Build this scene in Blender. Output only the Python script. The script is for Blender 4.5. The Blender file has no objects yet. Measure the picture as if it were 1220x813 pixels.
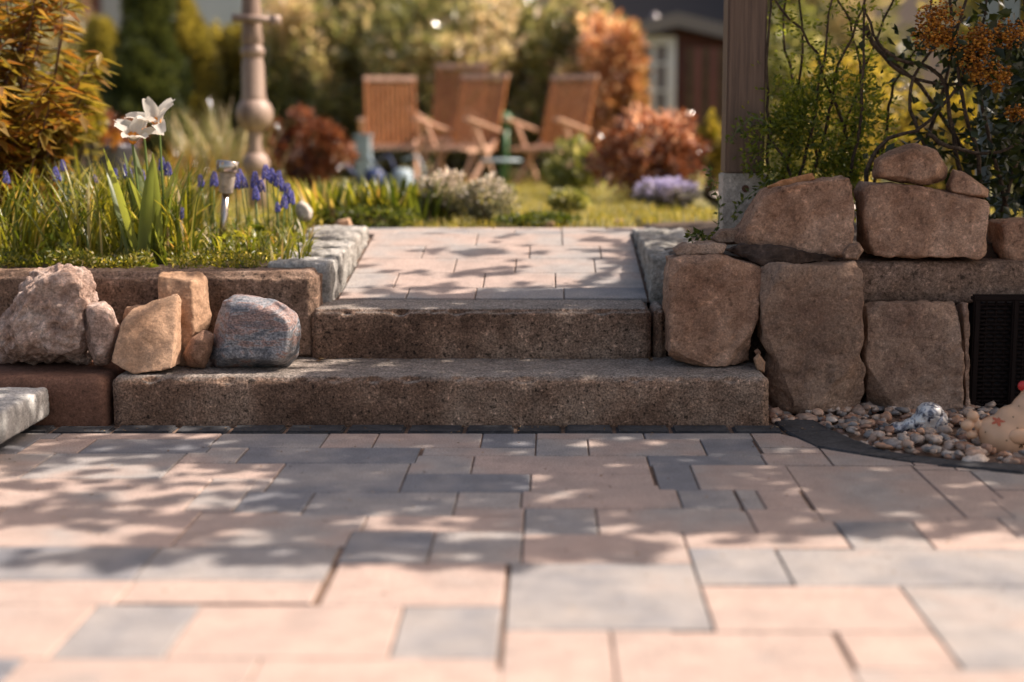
import bpy, bmesh, math, random
import numpy as np
from mathutils import Vector, Matrix, noise
from mathutils.bvhtree import BVHTree
random.seed(7); RNG = np.random.default_rng(7)
S = bpy.context.scene; COL = S.collection
R = math.radians

# ---------------------------------------------------------------- camera, world, sun, exposure
CAM_H, PITCH, FPX, CXP = .91, R(8.6), 1694., 655.
cd = bpy.data.cameras.new('camera'); cam = bpy.data.objects.new('camera', cd); COL.objects.link(cam)
cam.location = (0, 0, CAM_H); cam.rotation_euler = (math.pi/2-PITCH, 0, 0)
cd.sensor_width = 36; cd.lens = 50; cd.shift_x = -45/1220
cd.clip_start = .05; cd.clip_end = 500
cd.dof.use_dof = True; cd.dof.focus_distance = 4.45; cd.dof.aperture_fstop = 1.12
S.camera = cam
SUN_EL, SUN_AZ = R(47), R(80)            # azimuth from +Y towards +X
SD = Vector((math.sin(SUN_AZ)*math.cos(SUN_EL), math.cos(SUN_AZ)*math.cos(SUN_EL), math.sin(SUN_EL)))
w = bpy.data.worlds.new('World'); S.world = w; w.use_nodes = True
nt = w.node_tree; bg = nt.nodes['Background']; sky = nt.nodes.new('ShaderNodeTexSky')
sky.sky_type = 'NISHITA'; sky.sun_disc = False; sky.sun_elevation = SUN_EL; sky.sun_rotation = SUN_AZ
sky.dust_density = 3.5; sky.ozone_density = .6; sky.air_density = 1.0
wt = nt.nodes.new('ShaderNodeMix'); wt.data_type = 'RGBA'; wt.blend_type = 'MULTIPLY'; wt.inputs[0].default_value = 1; wt.inputs[7].default_value = (1.16, 1.0, .87, 1)   # warm white balance of the photograph
nt.links.new(sky.outputs[0], wt.inputs[6]); nt.links.new(wt.outputs[2], bg.inputs[0]); bg.inputs[1].default_value = .11
sl = bpy.data.lights.new('sun', 'SUN'); so = bpy.data.objects.new('sun', sl); COL.objects.link(so)
sl.energy = 4.7; sl.angle = R(.53); sl.color = (1, .87, .76)
so.rotation_euler = SD.to_track_quat('Z', 'Y').to_euler(); so.location = SD*30
S.view_settings.view_transform = 'Standard'; S.view_settings.look = 'None'
S.view_settings.exposure = .70; S.view_settings.gamma = 1; S.view_settings.use_curve_mapping = False
S.render.engine = 'CYCLES'
try:
    S.cycles.use_denoising = True; S.cycles.denoising_prefilter = 'ACCURATE'; S.cycles.max_bounces = 8; S.cycles.transparent_max_bounces = 8
    S.cycles.sample_clamp_indirect = 6
except Exception: pass

# ---------------------------------------------------------------- helpers
def W(px, py, Y):                        # pixel of the 1220x813 photo at depth Y -> point
    u = (px-CXP)/FPX; v = -(py-406.5)/FPX
    d = (u, math.cos(PITCH)+v*math.sin(PITCH), -math.sin(PITCH)+v*math.cos(PITCH))
    t = Y/d[1]; return Vector((d[0]*t, Y, CAM_H+d[2]*t))
def G(px, py, z=0):
    u = (px-CXP)/FPX; v = -(py-406.5)/FPX
    d = (u, math.cos(PITCH)+v*math.sin(PITCH), -math.sin(PITCH)+v*math.cos(PITCH))
    t = (z-CAM_H)/d[2]; return Vector((d[0]*t, d[1]*t, z))
def tag(o, label=None, cat=None, group=None, kind=None):
    if label: o['label'] = label
    if cat: o['category'] = cat
    if group: o['group'] = group
    if kind: o['kind'] = kind
    return o
def thing(name, label, cat, loc=(0, 0, 0), group=None, rz=0):
    o = bpy.data.objects.new(name, None); COL.objects.link(o); o.empty_display_size = .1
    o.location = loc; o.rotation_euler.z = rz
    return tag(o, label, cat, group)
def copy_tree(o, parent=None):
    kids = list(o.children); c = o.copy(); COL.objects.link(c); c.parent = parent
    for k in kids: copy_tree(k, c)
    return c
def wpos(o):
    v = Vector(o.location); p = o.parent
    while p: v += Vector(p.location); p = p.parent
    return v
class MB:
    def __init__(s): s.v = []; s.f = []; s.at = []
    def add(s, vs, fs, a=0.):
        n = len(s.v); s.v += [tuple(v) for v in vs]; s.f += [tuple(i+n for i in f) for f in fs]; s.at += [a]*len(fs)
    def box(s, c, d, rz=0, rx=0, ry=0, a=0., bev=0.):
        M = Matrix.Translation(c) @ Matrix.Rotation(rz, 4, 'Z') @ Matrix.Rotation(ry, 4, 'Y') @ Matrix.Rotation(rx, 4, 'X')
        x, y, z = (q/2 for q in d)
        if bev <= 0:
            vs = [M @ Vector((i*x, j*y, k*z)) for k in (-1, 1) for j in (-1, 1) for i in (-1, 1)]
            s.add(vs, [(0, 2, 3, 1), (4, 5, 7, 6), (0, 1, 5, 4), (2, 6, 7, 3), (0, 4, 6, 2), (1, 3, 7, 5)], a); return
        bm = bmesh.new(); bmesh.ops.create_cube(bm, size=1)
        for v in bm.verts: v.co = Vector((v.co.x*2*x, v.co.y*2*y, v.co.z*2*z))
        bmesh.ops.bevel(bm, geom=bm.edges[:], offset=bev, segments=2, affect='EDGES')
        bm.verts.index_update()
        s.add([M @ v.co for v in bm.verts], [[v.index for v in f.verts] for f in bm.faces], a); bm.free()
    def tube(s, pts, rad, n=6, a=0., cap=True):
        pts = [Vector(p) for p in pts]
        if not hasattr(rad, '__len__'): rad = [rad]*len(pts)
        b = len(s.v); up = None; m = len(pts)
        for i, p in enumerate(pts):
            t = (pts[min(i+1, m-1)]-pts[max(i-1, 0)])
            t = t.normalized() if t.length > 1e-9 else Vector((0, 0, 1))
            if up is None: up = t.orthogonal().normalized()
            up = (up-t*up.dot(t)); up = up.normalized() if up.length > 1e-6 else t.orthogonal().normalized()
            q = t.cross(up)
            for k in range(n):
                an = 2*math.pi*k/n; s.v.append(tuple(p+(up*math.cos(an)+q*math.sin(an))*rad[i]))
        for i in range(m-1):
            for k in range(n):
                s.f.append((b+i*n+k, b+i*n+(k+1) % n, b+(i+1)*n+(k+1) % n, b+(i+1)*n+k)); s.at.append(a)
        if cap:
            s.f.append(tuple(b+k for k in range(n))[::-1]); s.f.append(tuple(b+(m-1)*n+k for k in range(n))); s.at += [a, a]
    def lathe(s, c, prof, n=24, a=0.):
        c = Vector(c); s.tube([c+Vector((0, 0, z)) for r, z in prof], [max(r, 1e-4) for r, z in prof], n, a)
    def build(s, name, mat, parent=None, smooth=False, origin=None):
        o0 = wpos(parent) if parent else Vector(origin or (0, 0, 0))
        me = bpy.data.meshes.new(name)
        V = np.array(s.v, dtype=float)-np.array(o0)
        me.from_pydata(V.tolist(), [], s.f)
        at = me.attributes.new('rnd', 'FLOAT', 'FACE'); at.data.foreach_set('value', s.at)
        if smooth: me.polygons.foreach_set('use_smooth', [True]*len(me.polygons))
        me.materials.append(mat); me.update()
        o = bpy.data.objects.new(name, me); COL.objects.link(o)
        if parent: o.parent = parent
        else: o.location = o0
        return o
def struct(o, kind='structure'): o['kind'] = kind; return o

def npmesh(name, V, F, rnd, mat, parent=None, smooth=False, origin=None):
    """V (n,3) array, F (m,k) int array"""
    o0 = np.array(wpos(parent)) if parent else np.array(origin if origin is not None else (0, 0, 0), float)
    V = V-o0; k = F.shape[1]; me = bpy.data.meshes.new(name)
    me.vertices.add(len(V)); me.vertices.foreach_set('co', V.astype(np.float32).ravel())
    me.loops.add(F.size); me.loops.foreach_set('vertex_index', F.astype(np.int32).ravel())
    me.polygons.add(len(F)); me.polygons.foreach_set('loop_start', np.arange(0, F.size, k, dtype=np.int32))
    me.polygons.foreach_set('loop_total', np.full(len(F), k, np.int32))
    if smooth: me.polygons.foreach_set('use_smooth', np.ones(len(F), bool))
    at = me.attributes.new('rnd', 'FLOAT', 'FACE'); at.data.foreach_set('value', rnd.astype(np.float32))
    me.materials.append(mat); me.update(calc_edges=True); me.validate()
    o = bpy.data.objects.new(name, me); COL.objects.link(o)
    if parent: o.parent = parent
    else: o.location = tuple(o0)
    return o
def nrm(a): return a/np.maximum(np.linalg.norm(a, axis=1, keepdims=True), 1e-9)
def leafgeo(P, D, L, Wd, fold=.25, up=None):
    """folded pointed leaves, 6 verts / 4 tris each"""
    n = len(P); D = nrm(D)
    if up is None: up = RNG.normal(size=(n, 3))
    Sd = nrm(np.cross(D, up)); N = np.cross(Sd, D)
    L = np.broadcast_to(L, n)[:, None]; Wd = np.broadcast_to(Wd, n)[:, None]
    a = P; b = P+D*L*.4-N*Wd*fold; t = P+D*L-N*L*.18
    l = P+D*L*.42+Sd*Wd*.5; r = P+D*L*.42-Sd*Wd*.5
    V = np.stack([a, l, t, r, b], 1).reshape(-1, 3)
    q = np.array([[0, 4, 1], [1, 4, 2], [0, 3, 4], [4, 3, 2]])
    F = (np.arange(n)[:, None, None]*5+q[None]).reshape(-1, 3)
    return V, F, 4
def leaves(name, P, D, L, Wd, mat, parent=None, rnd=None, up=None, fold=.25, origin=None):
    V, F, k = leafgeo(P, D, L, Wd, fold, up)
    if rnd is None: rnd = RNG.random(len(P))
    return npmesh(name, V, F, np.repeat(rnd, k), mat, parent, origin=origin)
def blades(name, B, head, L, Wd, bend, mat, parent=None, seg=6, rnd=None, lean=.15, tip=.0, origin=None, cup=.3):
    """strap leaves: base B(n,3), heading angle, length, width, bend (radians total)"""
    n = len(B); L = np.broadcast_to(L, n); Wd = np.broadcast_to(Wd, n); bend = np.broadcast_to(bend, n)
    lean = np.broadcast_to(lean, n)
    H = np.stack([np.cos(head), np.sin(head), 0*head], 1); Sd = np.stack([-np.sin(head), np.cos(head), 0*head], 1)
    p = B.copy(); rows = []
    for i in range(seg+1):
        t = i/seg; ang = lean+bend*t**1.5
        wv = Wd*(math.sin(math.pi*min(1, .22+t*.78))**.7*.98+.02)*.5 if i < seg else Wd*.02
        d = H*np.sin(ang)[:, None]+np.array([0, 0, 1.])*np.cos(ang)[:, None]
        nn = H*np.cos(ang)[:, None]-np.array([0, 0, 1.])*np.sin(ang)[:, None]
        rows += [p+Sd*wv[:, None]+nn*(wv*cup)[:, None], p, p-Sd*wv[:, None]+nn*(wv*cup)[:, None]]
        p = p+d*(L/seg)[:, None]
    V = np.stack(rows, 1).reshape(-1, 3); q = []
    for i in range(seg):
        for j in (0, 1): q.append([3*i+j, 3*i+j+1, 3*i+j+4, 3*i+j+3])
    q = np.array(q); F = (np.arange(n)[:, None, None]*(3*(seg+1))+q[None]).reshape(-1, 4)
    if rnd is None: rnd = RNG.random(n)
    return npmesh(name, V, F, np.repeat(rnd, len(q)), mat, parent, True, origin=origin)

# ---------------------------------------------------------------- materials
def newmat(name):
    m = bpy.data.materials.new(name); m.use_nodes = True; t = m.node_tree
    return m, t, t.nodes['Principled BSDF'], (lambda ty: t.nodes.new(ty)), (lambda a, b: t.links.new(a, b))
def ramp(N, stops):
    r = N('ShaderNodeValToRGB'); e = r.color_ramp.elements
    while len(e) < len(stops): e.new(.5)
    for i, (p, c) in enumerate(stops): e[i].position = p; e[i].color = (*c, 1)
    return r
def mix(N, L, a, b, f, mode='MIX'):
    m = N('ShaderNodeMix'); m.data_type = 'RGBA'; m.blend_type = mode
    for i, x in ((0, f), (6, a), (7, b)):
        if hasattr(x, 'links'): L(x, m.inputs[i])
        else: m.inputs[i].default_value = x if i == 0 else (*x, 1)
    return m.outputs[2]
def stone(name, c1, c2, c3=None, scale=6, fine=120, speck=.25, rough=.9, bump=.4, bd=.004, blot=.16, mid=.5, stretch=(1, 1, 1), cav=0., skylit=None):
    m, t, b, N, L = newmat(name)
    tc = N('ShaderNodeTexCoord'); mp = N('ShaderNodeMapping'); mp.inputs['Scale'].default_value = stretch
    L(tc.outputs['Object'], mp.inputs[0])
    n1 = N('ShaderNodeTexNoise'); n1.inputs['Scale'].default_value = scale; n1.inputs['Detail'].default_value = 8; n1.inputs['Roughness'].default_value = .65
    L(mp.outputs[0], n1.inputs[0])
    st = [(mid-.15, c1), (mid+.15, c2)] if c3 is None else [(mid-.18, c1), (mid, c2), (mid+.18, c3)]
    r1 = ramp(N, st); L(n1.outputs[0], r1.inputs[0])
    n2 = N('ShaderNodeTexNoise'); n2.inputs['Scale'].default_value = fine; n2.inputs['Detail'].default_value = 4; n2.inputs['Roughness'].default_value = .8
    L(tc.outputs['Object'], n2.inputs[0])
    r2 = ramp(N, [(.36, (1-speck*2,)*3), (.5, (1-speck*.3,)*3), (.64, (1+speck*1.7,)*3)]); L(n2.outputs[0], r2.inputs[0])
    col = mix(N, L, r1.outputs[0], r2.outputs[0], 1., 'MULTIPLY')
    n4 = N('ShaderNodeTexNoise'); n4.inputs['Scale'].default_value = scale*3.5; n4.inputs['Detail'].default_value = 10; n4.inputs['Roughness'].default_value = .8; n4.inputs['Distortion'].default_value = .6
    L(mp.outputs[0], n4.inputs[0]); r4 = ramp(N, [(.38, (1-blot*1.4,)*3), (.5, (1,)*3), (.62, (1+blot*1.4,)*3)]); L(n4.outputs[0], r4.inputs[0])
    col = mix(N, L, col, r4.outputs[0], 1., 'MULTIPLY')
    n5 = N('ShaderNodeTexNoise'); n5.inputs['Scale'].default_value = fine*.45; n5.inputs['Detail'].default_value = 3; n5.inputs['Roughness'].default_value = .6
    L(tc.outputs['Object'], n5.inputs[0]); r5 = ramp(N, [(.33, (1-speck*2.2,)*3), (.40, (1,)*3), (.60, (1,)*3), (.67, (1+speck*2.6,)*3)]); L(n5.outputs[0], r5.inputs[0])
    col = mix(N, L, col, r5.outputs[0], 1., 'MULTIPLY')
    oi = N('ShaderNodeObjectInfo'); r6 = ramp(N, [(0, (.86, .83, .80)), (.5, (1, 1, 1)), (1, (1.14, 1.16, 1.18))]); L(oi.outputs['Random'], r6.inputs[0])
    col = mix(N, L, col, r6.outputs[0], 1., 'MULTIPLY')
    if skylit:                                          # sky light on upper faces, put into the colour as paler grey
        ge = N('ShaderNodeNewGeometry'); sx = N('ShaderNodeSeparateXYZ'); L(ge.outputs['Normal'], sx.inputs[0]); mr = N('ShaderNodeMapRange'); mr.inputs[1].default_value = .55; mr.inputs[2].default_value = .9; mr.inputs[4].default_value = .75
        L(sx.outputs[2], mr.inputs[0]); wc = mix(N, L, skylit, r2.outputs[0], 1., 'MULTIPLY'); wc = mix(N, L, wc, r4.outputs[0], 1., 'MULTIPLY'); col = mix(N, L, col, wc, mr.outputs[0])
    L(col, b.inputs['Base Color']); b.inputs['Roughness'].default_value = rough
    b.inputs['Specular IOR Level'].default_value = .3
    n3 = N('ShaderNodeTexNoise'); n3.inputs['Scale'].default_value = fine*.35; n3.inputs['Detail'].default_value = 8; n3.inputs['Roughness'].default_value = .75
    L(tc.outputs['Object'], n3.inputs[0])
    bp = N('ShaderNodeBump'); bp.inputs['Strength'].default_value = bump; bp.inputs['Distance'].default_value = bd
    L(n3.outputs[0], bp.inputs['Height']); L(bp.outputs[0], b.inputs['Normal'])
    return m
def leafmat(name, stops, trans=.45, rough=.35, tcol=1.7, spec=.5, yellow=(1.25, 1.1, .45)):
    m, t, b, N, L = newmat(name); at = N('ShaderNodeAttribute'); at.attribute_name = 'rnd'
    r = ramp(N, stops); L(at.outputs['Fac'], r.inputs[0])
    L(r.outputs[0], b.inputs['Base Color']); b.inputs['Roughness'].default_value = rough; b.inputs['Specular IOR Level'].default_value = spec
    tr = N('ShaderNodeBsdfTranslucent'); c = mix(N, L, r.outputs[0], tuple(tcol*y for y in yellow), 1., 'MULTIPLY')
    L(c, tr.inputs[0]); ms = N('ShaderNodeMixShader'); ms.inputs[0].default_value = trans
    L(b.outputs[0], ms.inputs[1]); L(tr.outputs[0], ms.inputs[2]); L(ms.outputs[0], t.nodes['Material Output'].inputs[0])
    return m
def plain(name, c, rough=.6, metal=0., spec=.5, var=.12, scale=30, bump=0., trans=0):
    m, t, b, N, L = newmat(name); tc = N('ShaderNodeTexCoord'); n = N('ShaderNodeTexNoise')
    n.inputs['Scale'].default_value = scale; n.inputs['Detail'].default_value = 6; L(tc.outputs['Object'], n.inputs[0])
    r = ramp(N, [(.3, tuple(x*(1-var) for x in c)), (.7, tuple(min(1, x*(1+var)) for x in c))]); L(n.outputs[0], r.inputs[0])
    L(r.outputs[0], b.inputs['Base Color']); b.inputs['Roughness'].default_value = rough; b.inputs['Metallic'].default_value = metal
    b.inputs['Specular IOR Level'].default_value = spec; b.inputs['Transmission Weight'].default_value = trans
    if bump:
        bp = N('ShaderNodeBump'); bp.inputs['Strength'].default_value = bump; bp.inputs['Distance'].default_value = .003
        L(n.outputs[0], bp.inputs['Height']); L(bp.outputs[0], b.inputs['Normal'])
    return m
def woodmat(name, c1, c2, scale=40, axis=2, rough=.6, stretch=.06, bump=.3):
    m, t, b, N, L = newmat(name); tc = N('ShaderNodeTexCoord'); mp = N('ShaderNodeMapping')
    sc = [1, 1, 1]; sc[axis] = stretch; mp.inputs['Scale'].default_value = sc; L(tc.outputs['Object'], mp.inputs[0])
    n = N('ShaderNodeTexNoise'); n.inputs['Scale'].default_value = scale; n.inputs['Detail'].default_value = 8; n.inputs['Roughness'].default_value = .7
    L(mp.outputs[0], n.inputs[0]); r = ramp(N, [(.35, c1), (.65, c2)]); L(n.outputs[0], r.inputs[0])
    L(r.outputs[0], b.inputs['Base Color']); b.inputs['Roughness'].default_value = rough
    bp = N('ShaderNodeBump'); bp.inputs['Strength'].default_value = bump; bp.inputs['Distance'].default_value = .002
    L(n.outputs[0], bp.inputs['Height']); L(bp.outputs[0], b.inputs['Normal'])
    return m
def pavermat():
    m, t, b, N, L = newmat('paver_concrete'); at = N('ShaderNodeAttribute'); at.attribute_name = 'rnd'
    tc = N('ShaderNodeTexCoord')
    grey = ramp(N, [(0, (.185, .188, .205)), (.25, (.28, .265, .26)), (.45, (.34, .31, .29)), (.7, (.39, .308, .268)), (1, (.45, .34, .29))])
    n0 = N('ShaderNodeTexNoise'); n0.inputs['Scale'].default_value = 4.2; n0.inputs['Detail'].default_value = 5
    L(tc.outputs['Object'], n0.inputs[0])
    ad = N('ShaderNodeMath'); ad.operation = 'MULTIPLY_ADD'; L(n0.outputs[0], ad.inputs[0]); ad.inputs[1].default_value = 1.5; ad.inputs[2].default_value = -.75
    a2 = N('ShaderNodeMath'); a2.operation = 'ADD'; L(at.outputs['Fac'], a2.inputs[0]); L(ad.outputs[0], a2.inputs[1]); L(a2.outputs[0], grey.inputs[0])
    n2 = N('ShaderNodeTexNoise'); n2.inputs['Scale'].default_value = 260; n2.inputs['Detail'].default_value = 3; L(tc.outputs['Object'], n2.inputs[0])
    r2 = ramp(N, [(.38, (.74,)*3), (.62, (1.24,)*3)]); L(n2.outputs[0], r2.inputs[0])
    c = mix(N, L, grey.outputs[0], r2.outputs[0], 1., 'MULTIPLY')
    n3 = N('ShaderNodeTexNoise'); n3.inputs['Scale'].default_value = 14; n3.inputs['Detail'].default_value = 6; L(tc.outputs['Object'], n3.inputs[0])
    r3 = ramp(N, [(.36, (.90,)*3), (.52, (1,)*3), (.64, (1.05,)*3)]); L(n3.outputs[0], r3.inputs[0])
    c = mix(N, L, c, r3.outputs[0], 1., 'MULTIPLY')
    L(c, b.inputs['Base Color']); b.inputs['Roughness'].default_value = .72; b.inputs['Specular IOR Level'].default_value = .35
    bp = N('ShaderNodeBump'); bp.inputs['Strength'].default_value = .25; bp.inputs['Distance'].default_value = .0015
    L(n2.outputs[0], bp.inputs['Height']); L(bp.outputs[0], b.inputs['Normal'])
    return m
M = {}
M['paver'] = pavermat()
M['sett'] = stone('dark_basalt', (.035, .037, .042), (.075, .076, .082), fine=150, speck=.15, bump=.5)
M['sand'] = stone('joint_sand', (.13, .085, .062), (.23, .155, .115), fine=200, speck=.12)
M['soil'] = stone('soil', (.035, .022, .015), (.09, .055, .035), scale=12, fine=60, bump=1, bd=.02)
M['lawn'] = stone('lawn_ground', (.10, .10, .03), (.22, .19, .07), scale=3, fine=50, bump=1, bd=.02)
M['concrete'] = stone('aggregate_concrete', (.13, .072, .046), (.25, .155, .105), (.42, .30, .22), scale=3.2, fine=140, speck=.36, bump=1., bd=.014, mid=.5, blot=.22, rough=.7, skylit=(.36, .325, .29))
M['kerb'] = stone('weathered_concrete', (.17, .105, .07), (.27, .18, .13), (.40, .29, .225), scale=6, fine=120, speck=.28, bump=1., bd=.01)
M['redkerb'] = stone('reddish_concrete', (.13, .065, .042), (.19, .098, .066), scale=5, fine=130, speck=.16, bump=.6, blot=.1)
M['sandstone'] = stone('brown_sandstone', (.24, .125, .078), (.42, .25, .165), (.60, .395, .28), scale=5, fine=130, speck=.17, bump=1., bd=.014, blot=.17)
M['sandstone2'] = stone('grey_brown_sandstone', (.26, .16, .115), (.40, .27, .195), (.55, .41, .32), scale=4, fine=130, speck=.17, bump=1., bd=.014, blot=.16)
M['tan'] = stone('tan_sandstone', (.42, .25, .15), (.54, .35, .23), scale=9, fine=110, speck=.12, bump=.9, bd=.01, blot=.08)
M['pinkrock'] = stone('rough_pink_limestone', (.32, .20, .15), (.52, .37, .30), (.70, .57, .50), scale=12, fine=70, speck=.2, bump=1., bd=.025, blot=.16)
M['darkslab'] = stone('dark_slate', (.04, .027, .022), (.12, .08, .06), scale=10, fine=60, bump=1, bd=.01, stretch=(1, 1, 4), speck=.15)
M['orangeslab'] = stone('orange_slab', (.34, .14, .055), (.50, .24, .11), scale=12, fine=100, speck=.1, bump=.4)
M['greysett'] = stone('split_granite', (.22, .205, .185), (.37, .355, .325), (.50, .475, .44), scale=9, fine=90, speck=.17, bump=1., bd=.012, blot=.14)
M['slab'] = stone('slab_granite', (.18, .18, .175), (.42, .41, .385), (.60, .57, .53), scale=10, fine=150, speck=.18, bump=.5, stretch=(1, 1, .35), blot=.08)
def granite():
    m, t, b, N, L = newmat('banded_granite'); tc = N('ShaderNodeTexCoord')
    n = N('ShaderNodeTexNoise'); n.inputs['Scale'].default_value = 6; n.inputs['Detail'].default_value = 10; n.inputs['Distortion'].default_value = 1.; n.inputs['Roughness'].default_value = .7
    mp = N('ShaderNodeMapping'); mp.inputs['Rotation'].default_value = (0, -.6, 0); mp.inputs['Scale'].default_value = (1, 1, 3.2)
    L(tc.outputs['Object'], mp.inputs[0]); L(mp.outputs[0], n.inputs[0])
    r = ramp(N, [(.30, (.04, .045, .055)), (.43, (.12, .13, .15)), (.50, (.27, .27, .28)), (.55, (.30, .19, .16)), (.62, (.13, .12, .13)), (.72, (.50, .44, .42))]); L(n.outputs[0], r.inputs[0])
    n2 = N('ShaderNodeTexNoise'); n2.inputs['Scale'].default_value = 160; n2.inputs['Detail'].default_value = 4; L(tc.outputs['Object'], n2.inputs[0])
    r2 = ramp(N, [(.38, (.6,)*3), (.62, (1.4,)*3)]); L(n2.outputs[0], r2.inputs[0])
    c = mix(N, L, r.outputs[0], r2.outputs[0], 1., 'MULTIPLY'); L(c, b.inputs['Base Color']); b.inputs['Roughness'].default_value = .6
    bp = N('ShaderNodeBump'); bp.inputs['Strength'].default_value = .5; bp.inputs['Distance'].default_value = .004
    L(n.outputs[0], bp.inputs['Height']); L(bp.outputs[0], b.inputs['Normal']); return m
M['granite'] = granite()
M['post'] = woodmat('weathered_post', (.09, .055, .036), (.20, .125, .083), scale=60, stretch=.04)
M['castfoot'] = stone('cast_concrete_foot', (.38, .335, .285), (.52, .465, .40), scale=8, fine=160, speck=.12, bump=.3, bd=.002)
M['teak'] = woodmat('teak', (.27, .10, .03), (.50, .21, .08), scale=30, rough=.32)
M['turned'] = woodmat('turned_wood', (.11, .065, .045), (.42, .31, .25), scale=9, rough=.55)
M['bark'] = stone('bark', (.05, .035, .025), (.13, .09, .06), scale=20, fine=90, bump=1, bd=.01, stretch=(1, 1, .3))
M['redstem'] = plain('red_brown_stem', (.13, .055, .03), .5)
M['greenstem'] = plain('green_stem', (.12, .18, .04), .5)
M['white'] = plain('white_paint', (.82, .82, .82), .5)
M['steel'] = plain('brushed_steel', (.50, .44, .39), .22, 1., var=.02)
M['teal'] = plain('pale_teal_paint', (.40, .45, .43), .6)
M['glass'] = plain('dark_pane', (.25, .22, .23), .15)
M['shed'] = woodmat('red_brown_boards', (.065, .018, .012), (.11, .032, .022), scale=20)
M['dark'] = plain('dark_void', (.012, .01, .012), .9)

# ---------------------------------------------------------------- ground: one sheet, low under the patio, raised behind the walls
def gz(x, y):
    hi = .43+.02*min(1, max(0, (y-4.8)/1.2))-.010*max(0, y-7)
    if y > 14: hi = .38
    if .42 < x < 3.5: hi += .10*max(0, 1-abs(x-1.6)/1.6)*max(0, 1-max(0, y-6)/2.)
    front = 4.66
    t = min(1, max(0, (y-front)/.05)); z = -.06+(hi+.06)*t
    if -.80 < x < .42 and y < 6.35: z = min(z, -.06 if y < 5.0 else .30)     # the path's bed
    return z
xs = np.unique(np.round(np.concatenate([np.linspace(-200, -6, 14), np.arange(-6, 6.01, .1), np.linspace(6, 200, 14), [-.801, -.799, .419, .421]]), 3))
ys = np.unique(np.round(np.concatenate([np.linspace(-30, 1, 10), np.arange(1, 4.5, .25), np.arange(4.5, 7.5, .05), np.arange(7.5, 16, .25), np.linspace(16, 400, 20)]), 3))
V = np.array([(x, y, gz(x, y)+(.012*noise.noise(Vector((x*4, y*4, 0))) if y > 4.75 and abs(x) < 8 else 0)) for y in ys for x in xs])
nx = len(xs); ii, jj = np.meshgrid(np.arange(nx-1), np.arange(len(ys)-1)); a = (jj*nx+ii).ravel()
F = np.stack([a, a+1, a+nx+1, a+nx], 1)
def groundmat():
    m, t, b, N, L = newmat('ground_earth_and_lawn'); tc = N('ShaderNodeTexCoord'); sx = N('ShaderNodeSeparateXYZ'); L(tc.outputs['Object'], sx.inputs[0])
    n = N('ShaderNodeTexNoise'); n.inputs['Scale'].default_value = 5; n.inputs['Detail'].default_value = 8; L(tc.outputs['Object'], n.inputs[0])
    soil = ramp(N, [(.4, (.05, .032, .022)), (.6, (.12, .08, .055))]); L(n.outputs[0], soil.inputs[0])
    lawn = ramp(N, [(.35, (.13, .13, .035)), (.65, (.27, .23, .085))]); L(n.outputs[0], lawn.inputs[0])
    mr = N('ShaderNodeMapRange'); mr.inputs[1].default_value = 6.4; mr.inputs[2].default_value = 6.7; L(sx.outputs[1], mr.inputs[0])
    L(mix(N, L, soil.outputs[0], lawn.outputs[0], mr.outputs[0]), b.inputs['Base Color']); b.inputs['Roughness'].default_value = .95
    n2 = N('ShaderNodeTexNoise'); n2.inputs['Scale'].default_value = 60; n2.inputs['Detail'].default_value = 6; L(tc.outputs['Object'], n2.inputs[0])
    bp = N('ShaderNodeBump'); bp.inputs['Distance'].default_value = .015; L(n2.outputs[0], bp.inputs['Height']); L(bp.outputs[0], b.inputs['Normal']); return m
M['ground'] = groundmat()
struct(npmesh('ground', V, F, np.zeros(len(F)), M['ground'], smooth=False))

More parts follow.
